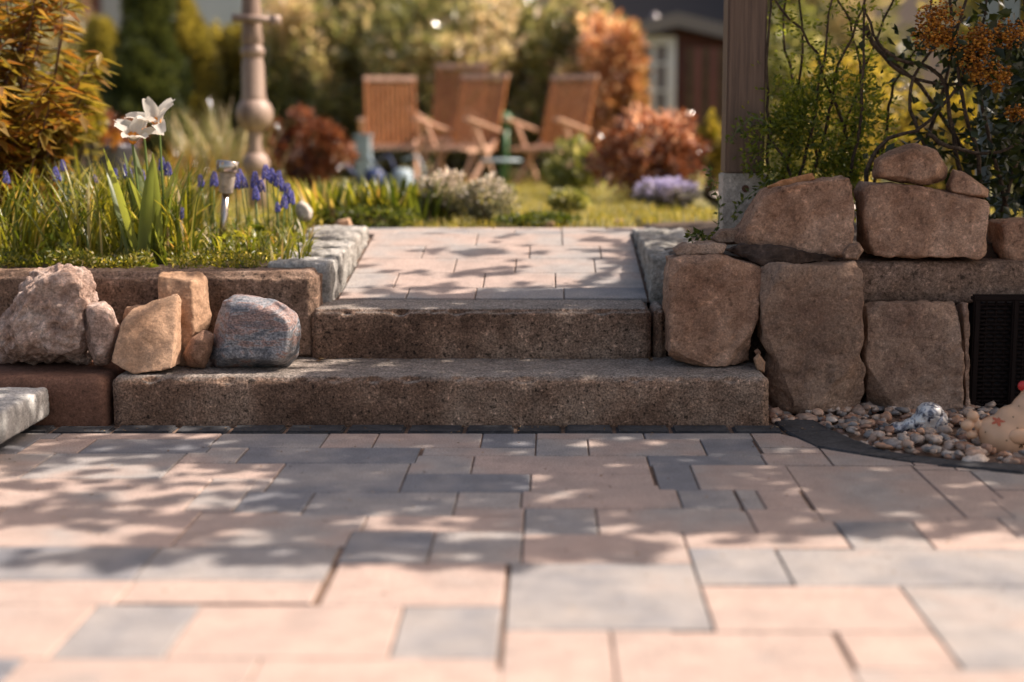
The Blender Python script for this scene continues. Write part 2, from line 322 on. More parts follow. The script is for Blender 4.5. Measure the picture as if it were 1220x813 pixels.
# ---------------------------------------------------------------- patio pavers
g_, t_, o_, m_, l_ = .05, .66, .85, .34, .42
PV = [  # near-left pixel, far-right pixel, tone
 ((246, 533), (394, 515), .22), ((373.5, 533), (453, 515), .72), ((438, 533), (575, 515), .68), ((570, 533), (637.5, 515), g_+.05), ((637, 523), (765, 515), .5),
 ((636, 543), (701, 523), l_), ((704, 543), (833, 523), t_), ((766, 523), (891, 515), .3), ((843, 543), (893, 523), g_), ((906, 533), (960, 515), .75),
 ((919, 554), (969, 533), t_), ((993, 555), (1068, 534), .6), ((783, 579), (850, 554), g_), ((775, 554), (908, 543), g_), ((865, 579), (932, 554), .75),
 ((982, 622), (1068, 557), .7), ((1153, 617), (1140, 560), .74), ((1196, 593), (1260, 560), .45), ((1216, 640), (1330, 593), .7),
 ((279, 552), (503, 533), g_), ((313, 586), (489, 553), .24), ((500, 543), (637.5, 533), .55), ((484, 564), (564, 543), .5), ((558, 564), (773, 543), .75),
 ((470, 586), (631, 564), .04), ((622, 605), (780, 564), .8), ((356, 614), (544, 586), .3), ((275, 610), (382, 586), .12), ((532, 615), (627, 586), .55),
 ((428, 633), (626, 615), .7), ((401, 671), (521, 633), .08), ((503, 671), (621, 633), .4), ((619, 637), (711, 605), .25), ((714, 635), (883, 605), .6),
 ((903, 635), (970, 607), .8), ((604, 671), (811, 637), .85), ((817, 653), (1004, 635), .9), ((834, 697), (917, 654), .28), ((945, 698), (1320, 654), .33),
 ((1015, 655), (1072, 620), .28), ((1116, 655), (1250, 620), .9), ((605, 750), (813, 673), .32), ((854, 752), (1060, 698), .9), ((1159, 796), (1320, 699), .42),
 ((594, 850), (722, 752), .85), ((735, 850), (989, 752), .85), ((1020, 796), (1110, 752), .9), ((373, 719), (610, 671), .92), ((132, 720), (390, 691), .8),
 ((155, 691), (410, 653), .36), ((-60, 691), (195, 653), .16), ((56, 783), (239, 720), .28), ((183, 785), (480, 722), .92), ((457, 788), (600, 722), .34),
 ((-90, 783), (125, 720), .9), ((-120, 720), (150, 691), .82), ((307, 850), (594, 788), .9), ((-50, 860), (307, 785), .86),
 ((90, 540), (262, 523), .14), ((62, 523), (265, 515), .7), ((210, 552), (304, 533), .68), ((20, 570), (222, 540), .4), ((182, 570), (346, 552), .85),
 ((205, 604), (330, 570), .55), ((-60, 604), (215, 570), .8), ((-60, 652), (205, 604), .78), ((205, 652), (437, 614), .62),
]
gx0, gx1, gy0, gy1, cs = -3.6, 3.4, .3, 4.17, .01
NX, NY = int(round((gx1-gx0)/cs)), int(round((gy1-gy0)/cs)); grid = -np.ones((NY, NX), int); tones = []
for k, ((xl, yn), (xr, yf), tone) in enumerate(PV):
    A = G(xl, yn); B = G(xr, yf)
    i0, i1 = int(round((A.x-gx0)/cs)), int(round((B.x-gx0)/cs)); j0, j1 = int(round((A.y-gy0)/cs)), int(round((B.y-gy0)/cs))
    if yf == 515: j1 = NY
    sub = grid[max(j0, 0):j1, max(i0, 0):i1]; sub[sub < 0] = k; tones.append(tone)
nid = len(PV); j = 0
rr = random.Random(5)
for j in range(0, NY, 20):                          # a plain staggered pattern wherever the list says nothing
    i = rr.randint(-20, 0)
    while i < NX:
        wd = rr.choice([20, 30, 30, 40]); sub = grid[j:j+20, max(i, 0):i+wd]; sub[sub < 0] = nid; tones.append(rr.choice([.06, .3, .35, .6, .7, .85, .9])); nid += 1; i += wd
def rects(grid):
    done = np.zeros_like(grid, bool); out = []
    for j in range(NY):
        i = 0
        while i < NX:
            if done[j, i]: i += 1; continue
            k = grid[j, i]; i1 = i
            while i1 < NX and grid[j, i1] == k and not done[j, i1]: i1 += 1
            j1 = j+1
            while j1 < NY and (grid[j1, i:i1] == k).all() and not done[j1, i:i1].any(): j1 += 1
            done[j:j1, i:i1] = True; out.append((k, i, j, i1, j1)); i = i1
    return out
for it in range(6):
    rs = rects(grid); big = {}
    for q in rs: a_ = (q[3]-q[1])*(q[4]-q[2]); big[q[0]] = max(big.get(q[0], 0), a_)
    for k, i, j, i1, j1 in rs:
        main_ = (i1-i)*(j1-j) == big[k]
        if min(i1-i, j1-j) <= (4 if (main_ and k < len(PV)) else 9 if main_ else 9):
            best = {}
            for jj_, sl_ in ((j-1, slice(i, i1)), (j1, slice(i, i1))):
                if 0 <= jj_ < NY:
                    for v in grid[jj_, sl_]: best[v] = best.get(v, 0)+1
            for ii_ in (i-1, i1):
                if 0 <= ii_ < NX:
                    for v in grid[j:j1, ii_]: best[v] = best.get(v, 0)+1
            if not main_ or k >= len(PV): best.pop(k, None) if main_ else None
            if best: grid[j:j1, i:i1] = max(best, key=best.get)
zjit = {}
def paver_top(mb, x0, x1, y0, y1, z, tone, jt=.002, bv=.0024, zf=None, sides=(1, 1, 1, 1), zj=None):
    L_, R_, B_, T_ = sides; x0 += jt*L_; x1 -= jt*R_; y0 += jt*B_; y1 -= jt*T_
    if x1-x0 < .012 or y1-y0 < .012: return
    z += random.uniform(-.0008, .0008) if zj is None else zj; vs = []
    for (e, dz) in ((0, -.035), (0, -bv), (bv, 0)):
        vs += [(x0+e*L_, y0+e*B_, z+dz), (x1-e*R_, y0+e*B_, z+dz), (x1-e*R_, y1-e*T_, z+dz), (x0+e*L_, y1-e*T_, z+dz)]
    if zf: vs = [(x, y, q-z+zf(y)) for x, y, q in vs]
    fs = [(8, 9, 10, 11)]
    for r_ in (0, 4):
        for q in range(4): fs.append((r_+q, r_+(q+1) % 4, r_+4+(q+1) % 4, r_+4+q))
    mb.add(vs, fs, tone)
# curved edge of the gravel bed (patio side)
CURV = [G(*p) for p in ((919, 511), (938, 516), (972, 533), (1024, 541.6), (1061, 547.5), (1120, 555), (1220, 565), (1330, 572))]
def curve_y(x):
    if x < CURV[0].x: return 9
    for a, b in zip(CURV, CURV[1:]):
        if a.x <= x <= b.x: return a.y+(b.y-a.y)*(x-a.x)/(b.x-a.x)
    return CURV[-1].y
mb = MB()
for k, i, j, i1, j1 in rects(grid):
    x0, x1, y0, y1 = gx0+i*cs, gx0+i1*cs, gy0+j*cs, gy0+j1*cs
    if x1 <= CURV[0].x or y1 < min(curve_y(x0), curve_y(x1)):
        im, jm = (i+i1)//2, (j+j1)//2; same = lambda a_, b_: 0 <= a_ < NX and 0 <= b_ < NY and grid[b_, a_] == k
        paver_top(mb, x0, x1, y0, y1, 0, tones[k], sides=[0 if q else 1 for q in (same(i-1, jm), same(i1, jm), same(im, j-1), same(im, j1))], zj=zjit.setdefault(k, random.uniform(-.0008, .0008)))
    else:                                            # cut to the curve
        xa = x0; n = max(1, int((x1-x0)/.04)); top = []
        for q in range(n+1):
            x = x0+(x1-x0)*q/n; top.append((x, min(y1, curve_y(x)-.004)))
        jt = .0032
        pl = [(x0+jt, y0+jt), (x1-jt, y0+jt)]+[(min(max(x, x0+jt), x1-jt), y-jt) for x, y in reversed(top) if y-jt > y0+2*jt]
        if len(pl) >= 3:
            mb.add([(x, y, 0) for x, y in pl]+[(x, y, -.035) for x, y in pl], [tuple(range(len(pl)))]+[(q, q+len(pl), (q+1) % len(pl)+len(pl), (q+1) % len(pl)) for q in range(len(pl))], tones[k])
struct(mb.build('patio', M['paver']))
mb = MB(); mb.box((-.1, 2.2, -.031), (7.2, 4.6, .05)); struct(mb.build('patio_bed', M['sand']))
# dark setts along the step and round the gravel
mb = MB(); x = -3.0
rr = random.Random(3)
while x < CURV[0].x+.02:
    wd = rr.uniform(.14, .19); mb.box((x+wd/2, 4.227+rr.uniform(-.003, .003), -.022+rr.uniform(-.002, .002)), (wd-.012, .094, .05), rz=rr.uniform(-.012, .012), bev=.006); x += wd
INN = [G(*p) for p in ((962, 497), (993, 514), (1020, 526), (1053, 538), (1092, 543.5), (1161, 552), (1225, 556.5), (1335, 563))]
OUT = [G(*p) for p in ((921, 502), (938, 516), (972, 533), (1024, 541.6), (1061, 547.5), (1120, 555), (1220, 565), (1335, 572.5))]
for q in range(len(INN)-1):
    a, b, c, d = OUT[q], OUT[q+1], INN[q+1], INN[q]
    ctr = (a+b+c+d)/4; qs = [ctr+(p-ctr)*.985 for p in (a, b, c, d)]; qs = [Vector((p.x, p.y, 0)) for p in qs]
    zt = .004+rr.uniform(-.002, .003)
    ins = [ctr+(p-ctr)*.95 for p in qs]
    mb.add([(p.x, p.y, -.05) for p in qs]+[(p.x, p.y, zt-.006) for p in qs]+[(p.x, p.y, zt) for p in ins],
           [(8, 9, 10, 11)]+[(r_+k, r_+(k+1) % 4, r_+4+(k+1) % 4, r_+4+k) for r_ in (0, 4) for k in range(4)])
struct(mb.build('paving_border', M['sett']))

# ---------------------------------------------------------------- garden path with its landing
def pz(y): return .318+.14*(y-4.9) if y < 5.95 else .465
mb = MB(); rr = random.Random(11); y = 4.905
rows = [(4.905, 5.05), (5.05, 5.27), (5.27, 5.50), (5.50, 5.72), (5.72, 5.95)]
jx = [[-.735, -.50, -.26, .05, .34], [-.735, -.56, -.24, .02, .34], [-.735, -.36, -.13, .17, .34], [-.735, -.5, -.08, .2, .34], [-.735, -.3, .05, .34]]
tn = [[.62, .56, .3, .14], [.5, .66, .62, .6], [.62, .66, .6, .55], [.5, .7, .5, .6], [.6, .5, .62]]
for (y0, y1), X, T in zip(rows, jx, tn):
    for a, b, c in zip(X, X[1:], T): paver_top(mb, a, b, y0, y1, pz((y0+y1)/2), min(.72, c+.05), zf=lambda yy: pz(yy))
for q, y0 in enumerate((5.95, 6.13)):
    x = -.95+q*.1
    while x < 1.1:
        wd = rr.choice([.2, .3]); paver_top(mb, x, min(x+wd, 1.15), y0, y0+.18, .465, rr.choice([.3, .4, .5, .6])); x += wd
struct(mb.build('garden_path', M['paver']))
mb = MB(); mb.add([(-.76, 4.9, .305), (.37, 4.9, .305), (.37, 5.94, .448), (-.76, 5.94, .448), (-1.0, 5.96, .448), (1.2, 5.96, .448), (1.2, 6.33, .448), (-1.0, 6.33, .448),
                   (-1.0, 5.96, .3), (1.2, 5.96, .3)], [(0, 1, 2, 3), (4, 5, 6, 7), (8, 9, 5, 4)])
struct(mb.build('path_bed', M['sand']))

# ---------------------------------------------------------------- rocks and blocks
def remeshed(mb, voxel):
    me = bpy.data.meshes.new('tmp'); me.from_pydata(mb.v, [], mb.f); me.update()
    bm = bmesh.new(); bm.from_mesh(me); bmesh.ops.recalc_face_normals(bm, faces=bm.faces[:]); bm.to_mesh(me); bm.free()
    o = bpy.data.objects.new('tmp', me); COL.objects.link(o)
    md = o.modifiers.new('r', 'REMESH'); md.mode = 'VOXEL'; md.voxel_size = voxel; md.adaptivity = 0
    dg = bpy.context.evaluated_depsgraph_get(); out = bpy.data.meshes.new_from_object(o.evaluated_get(dg))
    bpy.data.objects.remove(o); bpy.data.meshes.remove(me)
    return out
def smooth_np(me, it):
    n = len(me.vertices); co = np.empty(n*3, np.float32); me.vertices.foreach_get('co', co); co = co.reshape(-1, 3).astype(float)
    ed = np.empty(len(me.edges)*2, np.int32); me.edges.foreach_get('vertices', ed); ed = ed.reshape(-1, 2)
    deg = np.bincount(ed.ravel(), minlength=n)[:, None]
    for _ in range(it):
        s = np.zeros_like(co); np.add.at(s, ed[:, 0], co[ed[:, 1]]); np.add.at(s, ed[:, 1], co[ed[:, 0]]); co = co*.4+.6*s/np.maximum(deg, 1)
    me.vertices.foreach_set('co', co.astype(np.float32).ravel()); me.update(); return co
def finish(me, name, mat, parent=None, amp=.006, sc=8, sm=2, ridge=0., seed=0, origin=None, fine=0., chip=0., bites=()):
    co = smooth_np(me, sm); nn = np.empty(len(co)*3, np.float32); me.vertices.foreach_get('normal', nn); nn = nn.reshape(-1, 3)
    off = Vector((seed*3.1, seed*1.7, seed*.9))
    d = np.empty(len(co))
    for i, c in enumerate(co):
        v = Vector(c)*sc+off; q = noise.fractal(v, .9, 2.1, 5)*amp
        if ridge: q += (noise.ridged_multi_fractal(v*1.3, .8, 2.0, 4, 1., 2.)-1.2)*ridge
        q += noise.fractal(Vector(c)*42+off, .8, 2.2, 3)*amp*.22
        if chip: dd_ = noise.voronoi(Vector(c)*11+off)[0]; q -= max(0, .42-(dd_[1]-dd_[0]))*chip*2-chip*.4*noise.cell(Vector(c)*9+off)*0
        if fine: q += noise.noise(Vector(c)*120)*fine
        d[i] = q
    for bc, br in bites:
        ds = np.linalg.norm((co-np.array(bc))*np.array([1., 1.4, 1.2]), axis=1); d -= np.clip(1-ds/br, 0, 1)**.7*br*.42
    co = co+nn*d[:, None]; o0 = np.array(wpos(parent)) if parent else np.array(origin if origin is not None else (0, 0, 0))
    me.vertices.foreach_set('co', (co-o0).astype(np.float32).ravel())
    me.polygons.foreach_set('use_smooth', [True]*len(me.polygons)); me.materials.clear(); me.materials.append(mat); me.update(); me.name = name
    o = bpy.data.objects.new(name, me); COL.objects.link(o)
    if parent: o.parent = parent
    else: o.location = tuple(o0)
    return o
def block(name, label, cat, poly, Y0, T, mat, group=None, voxel=.005, bulge=.93, amp=.009, sc=6, sm=1, ridge=.003, back=.9, seed=0, jit=0., fine=.001, top_tilt=0.):
    """front outline (photo pixels) standing at depth Y0, real thickness T; flanks taper to the back"""
    P = [W(x, y, Y0) for x, y in poly]; c = sum(P, Vector())/len(P); n = len(P); mb = MB(); rr = random.Random(seed+1)
    prof = [(.5+bulge/2, -.0), (.992, .05), (1., .13), (.99, .7), (back, 1.)]
    vs = []
    for s, t in prof:
        for p in P:
            q = c+(p-c)*s; vs.append((q.x, Y0+T*t-T*.12+(rr.uniform(-jit, jit) if t < .2 else 0), q.z))
    fs = [tuple(range(n)), tuple((len(prof)-1)*n+k for k in range(n))[::-1]]
    for r_ in range(len(prof)-1):
        for k in range(n): fs.append((r_*n+k, (r_+1)*n+k, (r_+1)*n+(k+1) % n, r_*n+(k+1) % n))
    if max((p-c).length for p in P) > .09:           # broken-off edges: planes cut across rim and corners
        bm = bmesh.new(); bv_ = [bm.verts.new(v) for v in vs]
        for f in fs: bm.faces.new([bv_[i] for i in f])
        bmesh.ops.recalc_face_normals(bm, faces=bm.faces[:])
        for _ in range(13):
            p = P[rr.randrange(n)].lerp(P[rr.randrange(n)], 0); o_ = (p-c); o_.y = 0; o_.normalize()
            nv = (o_*rr.uniform(.5, 1)+Vector((rr.uniform(-.25, .25), -rr.uniform(.45, 1.1), rr.uniform(-.25, .25)))).normalized(); q0 = Vector((p.x, Y0-T*.12, p.z))-nv*rr.uniform(.004, .014)
            g_ = bmesh.ops.bisect_plane(bm, geom=bm.verts[:]+bm.edges[:]+bm.faces[:], plane_co=q0, plane_no=nv, clear_outer=True)
            bmesh.ops.holes_fill(bm, edges=[e for e in bm.edges if e.is_boundary], sides=0)
        bm.verts.index_update(); vs = [v.co.copy() for v in bm.verts]; fs = [[v.index for v in f.verts] for f in bm.faces]; bm.free()
    mb.add(vs, fs); o = finish(remeshed(mb, voxel), name, mat, None, amp, sc, sm, ridge, seed, origin=(c.x, Y0+T/2, min(p.z for p in P)), fine=fine, chip=.006)
    return tag(o, label, cat, group)
def hull(name, label, cat, pts, mat, group=None, voxel=.006, amp=.005, sc=8, sm=2, ridge=0., seed=0, fine=0.):
    """faceted rock: convex hull of points (px, py, Y)"""
    P = [W(*p) for p in pts]; bm = bmesh.new()
    for p in P: bm.verts.new(p)
    r_ = bmesh.ops.convex_hull(bm, input=bm.verts[:]); bmesh.ops.delete(bm, geom=[v for v in bm.verts if not v.link_faces], context='VERTS')
    bm.verts.index_update(); mb = MB(); mb.add([v.co for v in bm.verts], [[v.index for v in f.verts] for f in bm.faces]); bm.free()
    c = sum(P, Vector())/len(P)
    o = finish(remeshed(mb, voxel), name, mat, None, amp, sc, sm, ridge, seed, origin=(c.x, c.y, min(p.z for p in P)), fine=fine, chip=0 if name == 'boulder' else .003); return tag(o, label, cat, group)
def ring(poly, Yc, T, fr=.75, bk=.75):
    """outline at mid depth, inset copies in front and behind"""
    cx = sum(p[0] for p in poly)/len(poly); cy = sum(p[1] for p in poly)/len(poly); out = []
    for s, d in ((fr, -T/2), (1, 0), (bk, T/2)):
        for x, y in poly: out.append((cx+(x-cx)*s, cy+(y-cy)*s, Yc+d))
    return out
def concrete_bar(name, label, cat, x0, x1, y0, y1, z0, z1, mat, bev=.014, voxel=.007, amp=.002, sc=14, seed=0, fine=.0024, group=None):
    mb = MB(); mb.box(((x0+x1)/2, (y0+y1)/2, (z0+z1)/2), (x1-x0, y1-y0, z1-z0), bev=bev)
    rr = random.Random(seed*7); bites = [((rr.uniform(x0, x1), y0+rr.uniform(-.004, .006), z1+rr.uniform(-.012, .003)), rr.choice([.012, .015, .02, .028])) for _ in range(int((x1-x0)*16))]
    bites += [((rr.uniform(x0, x1), y0, rr.uniform(z0, z1)), rr.choice([.008, .012])) for _ in range(int((x1-x0)*14))]
    return tag(finish(remeshed(mb, voxel), name, mat, None, amp, sc, 2, 0, seed, origin=((x0+x1)/2, (y0+y1)/2, z0), fine=fine, bites=bites), label, cat, group)

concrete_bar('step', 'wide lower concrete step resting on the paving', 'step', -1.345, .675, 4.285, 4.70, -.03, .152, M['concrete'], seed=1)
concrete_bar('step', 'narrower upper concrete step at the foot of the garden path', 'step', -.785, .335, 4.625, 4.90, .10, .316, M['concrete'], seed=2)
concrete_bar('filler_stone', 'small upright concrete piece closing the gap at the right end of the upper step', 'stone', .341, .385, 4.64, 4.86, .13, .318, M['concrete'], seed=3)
concrete_bar('kerb_block', 'reddish brown block left of the lower step', 'kerb', -3.2, -1.36, 4.285, 4.72, -.03, .150, M['redkerb'], seed=4, voxel=.012)
concrete_bar('retaining_kerb', 'long rough concrete kerb behind the left rocks holding up the flower bed', 'kerb', -3.2, -.768, 4.64, 4.80, .14, .437, M['kerb'], seed=5, voxel=.008, bev=.02, amp=.004)
concrete_bar('retaining_kerb', 'shaded concrete kerb above the square block on the right', 'kerb', .90, 3.2, 4.60, 4.76, .335, .475, M['kerb'], seed=6, voxel=.009, bev=.012)
concrete_bar('granite_slab', 'pale grey granite slab lying on the patio at the left edge', 'slab', -2.4, -1.525, 3.0, 4.27, .03, .125, M['slab'], seed=7, voxel=.011, bev=.006, amp=.0015)

RG = 'rocks on the lower step and block'
hull('rock', 'largest rock on the left, rough pinkish white and pitted', 'rock',
     ring([(-6, 395), (4, 376), (30, 338), (42, 323), (70, 315), (100, 321), (111, 332), (114, 360), (120, 400), (108, 432), (60, 434), (0, 431), (-10, 412)], 4.50, .24, .7, .8)
     + [(60, 350, 4.45), (85, 400, 4.36), (20, 405, 4.37), (95, 350, 4.47)], M['pinkrock'], RG, seed=11, amp=.014, sc=11, ridge=.013, sm=1, voxel=.005, fine=.002)
hull('rock', 'pointed pinkish rock leaning on the largest rough rock', 'rock',
     ring([(98, 362), (125, 357), (133, 365), (146, 388), (140, 413), (130, 435), (112, 436), (100, 410)], 4.43, .13, .6, .8) + [(112, 370, 4.355), (115, 425, 4.36)], M['pinkrock'], RG, seed=12, amp=.006, ridge=.003, sm=1)
hull('rock', 'square tan rock standing in front of the taller tan rock', 'rock',
     [(130, 432, 4.33), (142, 388, 4.37), (160, 366, 4.43), (196, 363, 4.43), (205, 440, 4.315), (160, 447, 4.31), (212, 349, 4.44), (218, 358, 4.45), (217, 434, 4.42), (205, 360, 4.44),
      (150, 380, 4.47), (150, 436, 4.45), (210, 360, 4.5), (140, 430, 4.42)], M['tan'], RG, seed=13, amp=.004, sm=1, voxel=.005, fine=.0006)
hull('rock', 'tall upright tan rock behind the square tan one', 'rock',
     [(188, 328, 4.52), (193, 324, 4.55), (236, 323, 4.58), (248, 332, 4.6), (228, 335, 4.5), (232, 395, 4.46), (254, 376, 4.56), (246, 392, 4.56), (222, 436, 4.46), (190, 436, 4.48), (195, 330, 4.62), (245, 335, 4.63), (240, 430, 4.6), (190, 430, 4.6)],
     M['tan'], RG, seed=14, amp=.006, ridge=.002, sm=1, voxel=.005)
hull('rock', 'small tan lump peeping up behind the square tan rock', 'rock', ring([(146, 378), (150, 365), (163, 362), (182, 364), (184, 400), (150, 400)], 4.55, .09), M['tan'], RG, seed=15)
hull('rock', 'small brown rock wedged between tan rocks and banded boulder', 'rock',
     ring([(216, 422), (228, 402), (244, 391), (256, 399), (254, 420), (244, 441), (222, 438)], 4.42, .10, .5, .8) + [(240, 405, 4.36)], M['sandstone'], RG, seed=16, amp=.004, sm=1)
hull('boulder', 'rounded grey and pink banded granite boulder on the lower step', 'rock',
     ring([(249, 428), (254, 388), (266, 357), (280, 351), (330, 357), (354, 371), (361, 394), (356, 425), (345, 438), (300, 440), (256, 440)], 4.48, .24, .72, .75)
     + [(290, 375, 4.37), (330, 380, 4.39), (320, 425, 4.37), (270, 425, 4.36)], M['granite'], RG, seed=17, amp=.008, sm=6, sc=6)

BG = 'squared sandstone blocks of the right wall'
block('stone_block', 'squarish brown block standing on the right end of the lower step', 'stone block',
      [(794, 330), (796, 308), (815, 304), (860, 304), (909, 319), (907, 350), (903, 378), (895, 402), (898, 436), (840, 439), (806, 434), (795, 425)], 4.46, .24, M['sandstone'], BG, seed=21, bulge=.95, jit=.008, ridge=.002)
block('stone_block', 'tall greyish block in the middle of the right wall, reaching the gravel', 'stone block',
      [(907, 322), (917, 314), (970, 315), (1021, 313), (1029, 325), (1029, 402), (1025, 424), (1032, 440), (1031, 493), (960, 494), (918, 490), (914, 445), (921, 428), (909, 408), (904, 365)], 4.43, .2, M['sandstone2'], BG, seed=22, bulge=.955, jit=.006)
block('stone_block', 'flat squarish grey block right of the tall one, above the pebbles', 'stone block',
      [(1032, 364), (1045, 359), (1100, 361), (1142, 361), (1146, 375), (1147, 488), (1140, 499), (1036, 495), (1032, 440), (1029, 425)], 4.47, .12, M['sandstone2'], BG, seed=23, bulge=.97, jit=.004)
block('stone_block', 'narrow strip of stone between the flat grey block and the wicker box', 'stone block',
      [(1146, 362), (1155, 360), (1156, 495), (1149, 496)], 4.50, .10, M['sandstone2'], BG, seed=24, voxel=.005, amp=.002)
block('stone_block', 'large slanting block beside the post, left of the upper course', 'stone block',
      [(866, 291), (885, 272), (903, 240), (912, 226), (935, 220), (980, 213), (1010, 211), (1018, 222), (1019, 260), (1014, 292), (1006, 306), (965, 304), (900, 296)], 4.58, .24, M['sandstone'], BG, seed=25, bulge=.9, jit=.01, ridge=.002)
block('stone_block', 'long block on the right of the upper course, carrying the top rocks', 'stone block',
      [(1025, 228), (1033, 216), (1070, 218), (1110, 223), (1160, 234), (1179, 240), (1180, 262), (1176, 300), (1168, 309), (1100, 306), (1040, 307), (1030, 295)], 4.60, .24, M['sandstone'], BG, seed=26, bulge=.92, jit=.008, ridge=.002)
TG = 'loose stones on top of the right wall'
hull('rock', 'rounded brown rock at the very top of the right wall', 'rock',
     ring([(1036, 205), (1038, 190), (1046, 185), (1075, 174), (1092, 171), (1116, 178), (1131, 199), (1128, 214), (1105, 224), (1062, 218), (1038, 214)], 4.66, .18, .72, .8) + [(1070, 190, 4.58), (1110, 205, 4.58)], M['sandstone'], TG, seed=31, amp=.009, sm=3, ridge=.003)
hull('rock', 'wedge shaped brown rock leaning right of the topmost rounded rock', 'rock', ring([(1125, 222), (1134, 200), (1150, 204), (1180, 226), (1179, 238), (1140, 234), (1128, 231)], 4.66, .13, .7, .8), M['sandstone'], TG, seed=32, amp=.004)
hull('stone_flake', 'thin orange flake of stone on the slanting block by the post', 'stone', ring([(911, 224), (930, 214), (968, 206), (972, 214), (940, 223), (914, 228)], 4.66, .09, .9, .9), M['orangeslab'], TG, seed=33, voxel=.004, amp=.002, sm=1)
block('stone_flake', 'flat grey brown flake lying on the squarish block near the path', 'stone', [(801, 298), (815, 291), (850, 289), (868, 292), (864, 302), (806, 305)], 4.52, .13, M['sandstone2'], TG, seed=34, voxel=.004, amp=.002, sm=2)
block('stone_flake', 'dark jagged slate wedged under the slanting block', 'stone', [(866, 300), (885, 292), (930, 293), (975, 302), (1004, 308), (1003, 315), (950, 315), (905, 316), (880, 308)], 4.50, .15, M['darkslab'], TG, seed=35, voxel=.004, amp=.004, sm=1, sc=20)
hull('pebble', 'grey pebble in the gap between the two upper blocks', 'pebble', ring([(1002, 302), (1010, 290), (1023, 288), (1030, 298), (1022, 311), (1006, 310)], 4.50, .06), M['sandstone2'], TG, seed=36, voxel=.003, amp=.002)
hull('stone_chip', 'small light chip at the foot of the concrete post base', 'stone', ring([(844, 284), (857, 273), (879, 271), (886, 281), (880, 291), (850, 292)], 4.66, .08), M['sandstone2'], TG, seed=37, voxel=.004, amp=.003)
hull('pebble', 'small pale pebble stuck between the squarish and the tall block', 'pebble', ring([(897, 427), (904, 419), (913, 432), (911, 445), (902, 444)], 4.42, .04), M['tan'], TG, seed=38, voxel=.003, amp=.001)
hull('pebble', 'tiny brown pebble above the pale one in the block gap', 'pebble', ring([(897, 418), (903, 414), (908, 421), (903, 427)], 4.44, .03), M['sandstone'], TG, seed=39, voxel=.003, amp=.001)
block('stone_block', 'dark brown block cut off by the right edge of the photo', 'stone block', [(1190, 266), (1200, 262), (1290, 262), (1295, 318), (1200, 319), (1193, 300)], 4.66, .2, M['sandstone'], BG, seed=40)

# grey split granite edging along both sides of the path
EG = 'split granite edging stones'
OR = ['first', 'second', 'third', 'fourth', 'fifth', 'sixth']
def edging(side, k, x0, x1, y0, y1, zb, zt):
    mb = MB(); mb.box(((x0+x1)/2, (y0+y1)/2, (zb+zt)/2), (x1-x0, y1-y0-.006, zt-zb), bev=.006, rz=random.uniform(-.04, .04))
    o = finish(remeshed(mb, .006), 'edging_stone', M['greysett'], None, .009, 11, 1, .003, 50+k+(10 if side == 'right' else 0), origin=((x0+x1)/2, (y0+y1)/2, zb))
    tag(o, f'grey split granite edging stone, {OR[k]} from the steps on the {side} side of the path', 'edging stone', EG)
yy = [4.81, 5.02, 5.24, 5.46, 5.68, 5.92]
for k in range(5):
    zt = .452+.012*k
    edging('left', k, -.955-.02*random.random(), -.752+.01*random.random(), yy[k], yy[k+1], .2, zt)
    edging('right', k, .352-.008*random.random(), .56, yy[k]+.07, yy[k+1]+.07, .2, .462+.006*k)

# ---------------------------------------------------------------- gravel bed, hen, figurine, wicker box
def gravelmat():
    m, t, b, N, L = newmat('pebbles'); at = N('ShaderNodeAttribute'); at.attribute_name = 'rnd'
    r = ramp(N, [(0, (.14, .125, .12)), (.2, (.30, .28, .27)), (.4, (.50, .38, .30)), (.55, (.26, .13, .085)), (.7, (.62, .46, .35)), (.85, (.42, .22, .13)), (1, (.75, .66, .57))]); L(at.outputs['Fac'], r.inputs[0])
    tc = N('ShaderNodeTexCoord'); n = N('ShaderNodeTexNoise'); n.inputs['Scale'].default_value = 90; n.inputs['Detail'].default_value = 6; L(tc.outputs['Object'], n.inputs[0])
    r2 = ramp(N, [(.3, (.7,)*3), (.7, (1.25,)*3)]); L(n.outputs[0], r2.inputs[0]); L(mix(N, L, r.outputs[0], r2.outputs[0], 1., 'MULTIPLY'), b.inputs['Base Color'])
    b.inputs['Roughness'].default_value = .55; return m
M['gravel'] = gravelmat()
ico = bmesh.new(); bmesh.ops.create_icosphere(ico, subdivisions=2, radius=1); IV = np.array([v.co for v in ico.verts]); IF = np.array([[v.index for v in f.verts] for f in ico.faces]); ico.free()
rr = random.Random(21); VV = []; FF = []; AA = []; cnt = 0
for k in range(1500):
    x = rr.uniform(.70, 2.0); y = rr.uniform(3.75, 4.6)
    # inside the bed: beyond the inner edge curve, in front of the blocks
    yi = None
    for a, b in zip(INN, INN[1:]):
        if a.x <= x <= b.x: yi = a.y+(b.y-a.y)*(x-a.x)/(b.x-a.x)
    if x < INN[0].x: yi = 4.33
    if yi is None or y < yi+.012: continue
    s = rr.uniform(.007, .021)*(1.35 if rr.random() < .15 else 1); z = rr.uniform(-.012, .012)+(.010 if rr.random() < .35 else 0)
    sc_ = np.array([s*rr.uniform(.8, 1.5), s*rr.uniform(.7, 1.1), s*rr.uniform(.45, .8)])
    off = Vector((rr.uniform(0, 99), rr.uniform(0, 99), 0))
    q = IV*(1+.55*np.array([noise.noise(Vector(p)*2.1+off) for p in IV]))[:, None]*sc_
    Rm = np.array(Matrix.Rotation(rr.uniform(0, 6.3), 3, 'Z') @ Matrix.Rotation(rr.uniform(-.5, .5), 3, 'X'))
    VV.append(q @ Rm.T+np.array([x, y, z])); FF.append(IF+cnt*len(IV)); AA.append(np.full(len(IF), rr.random())); cnt += 1
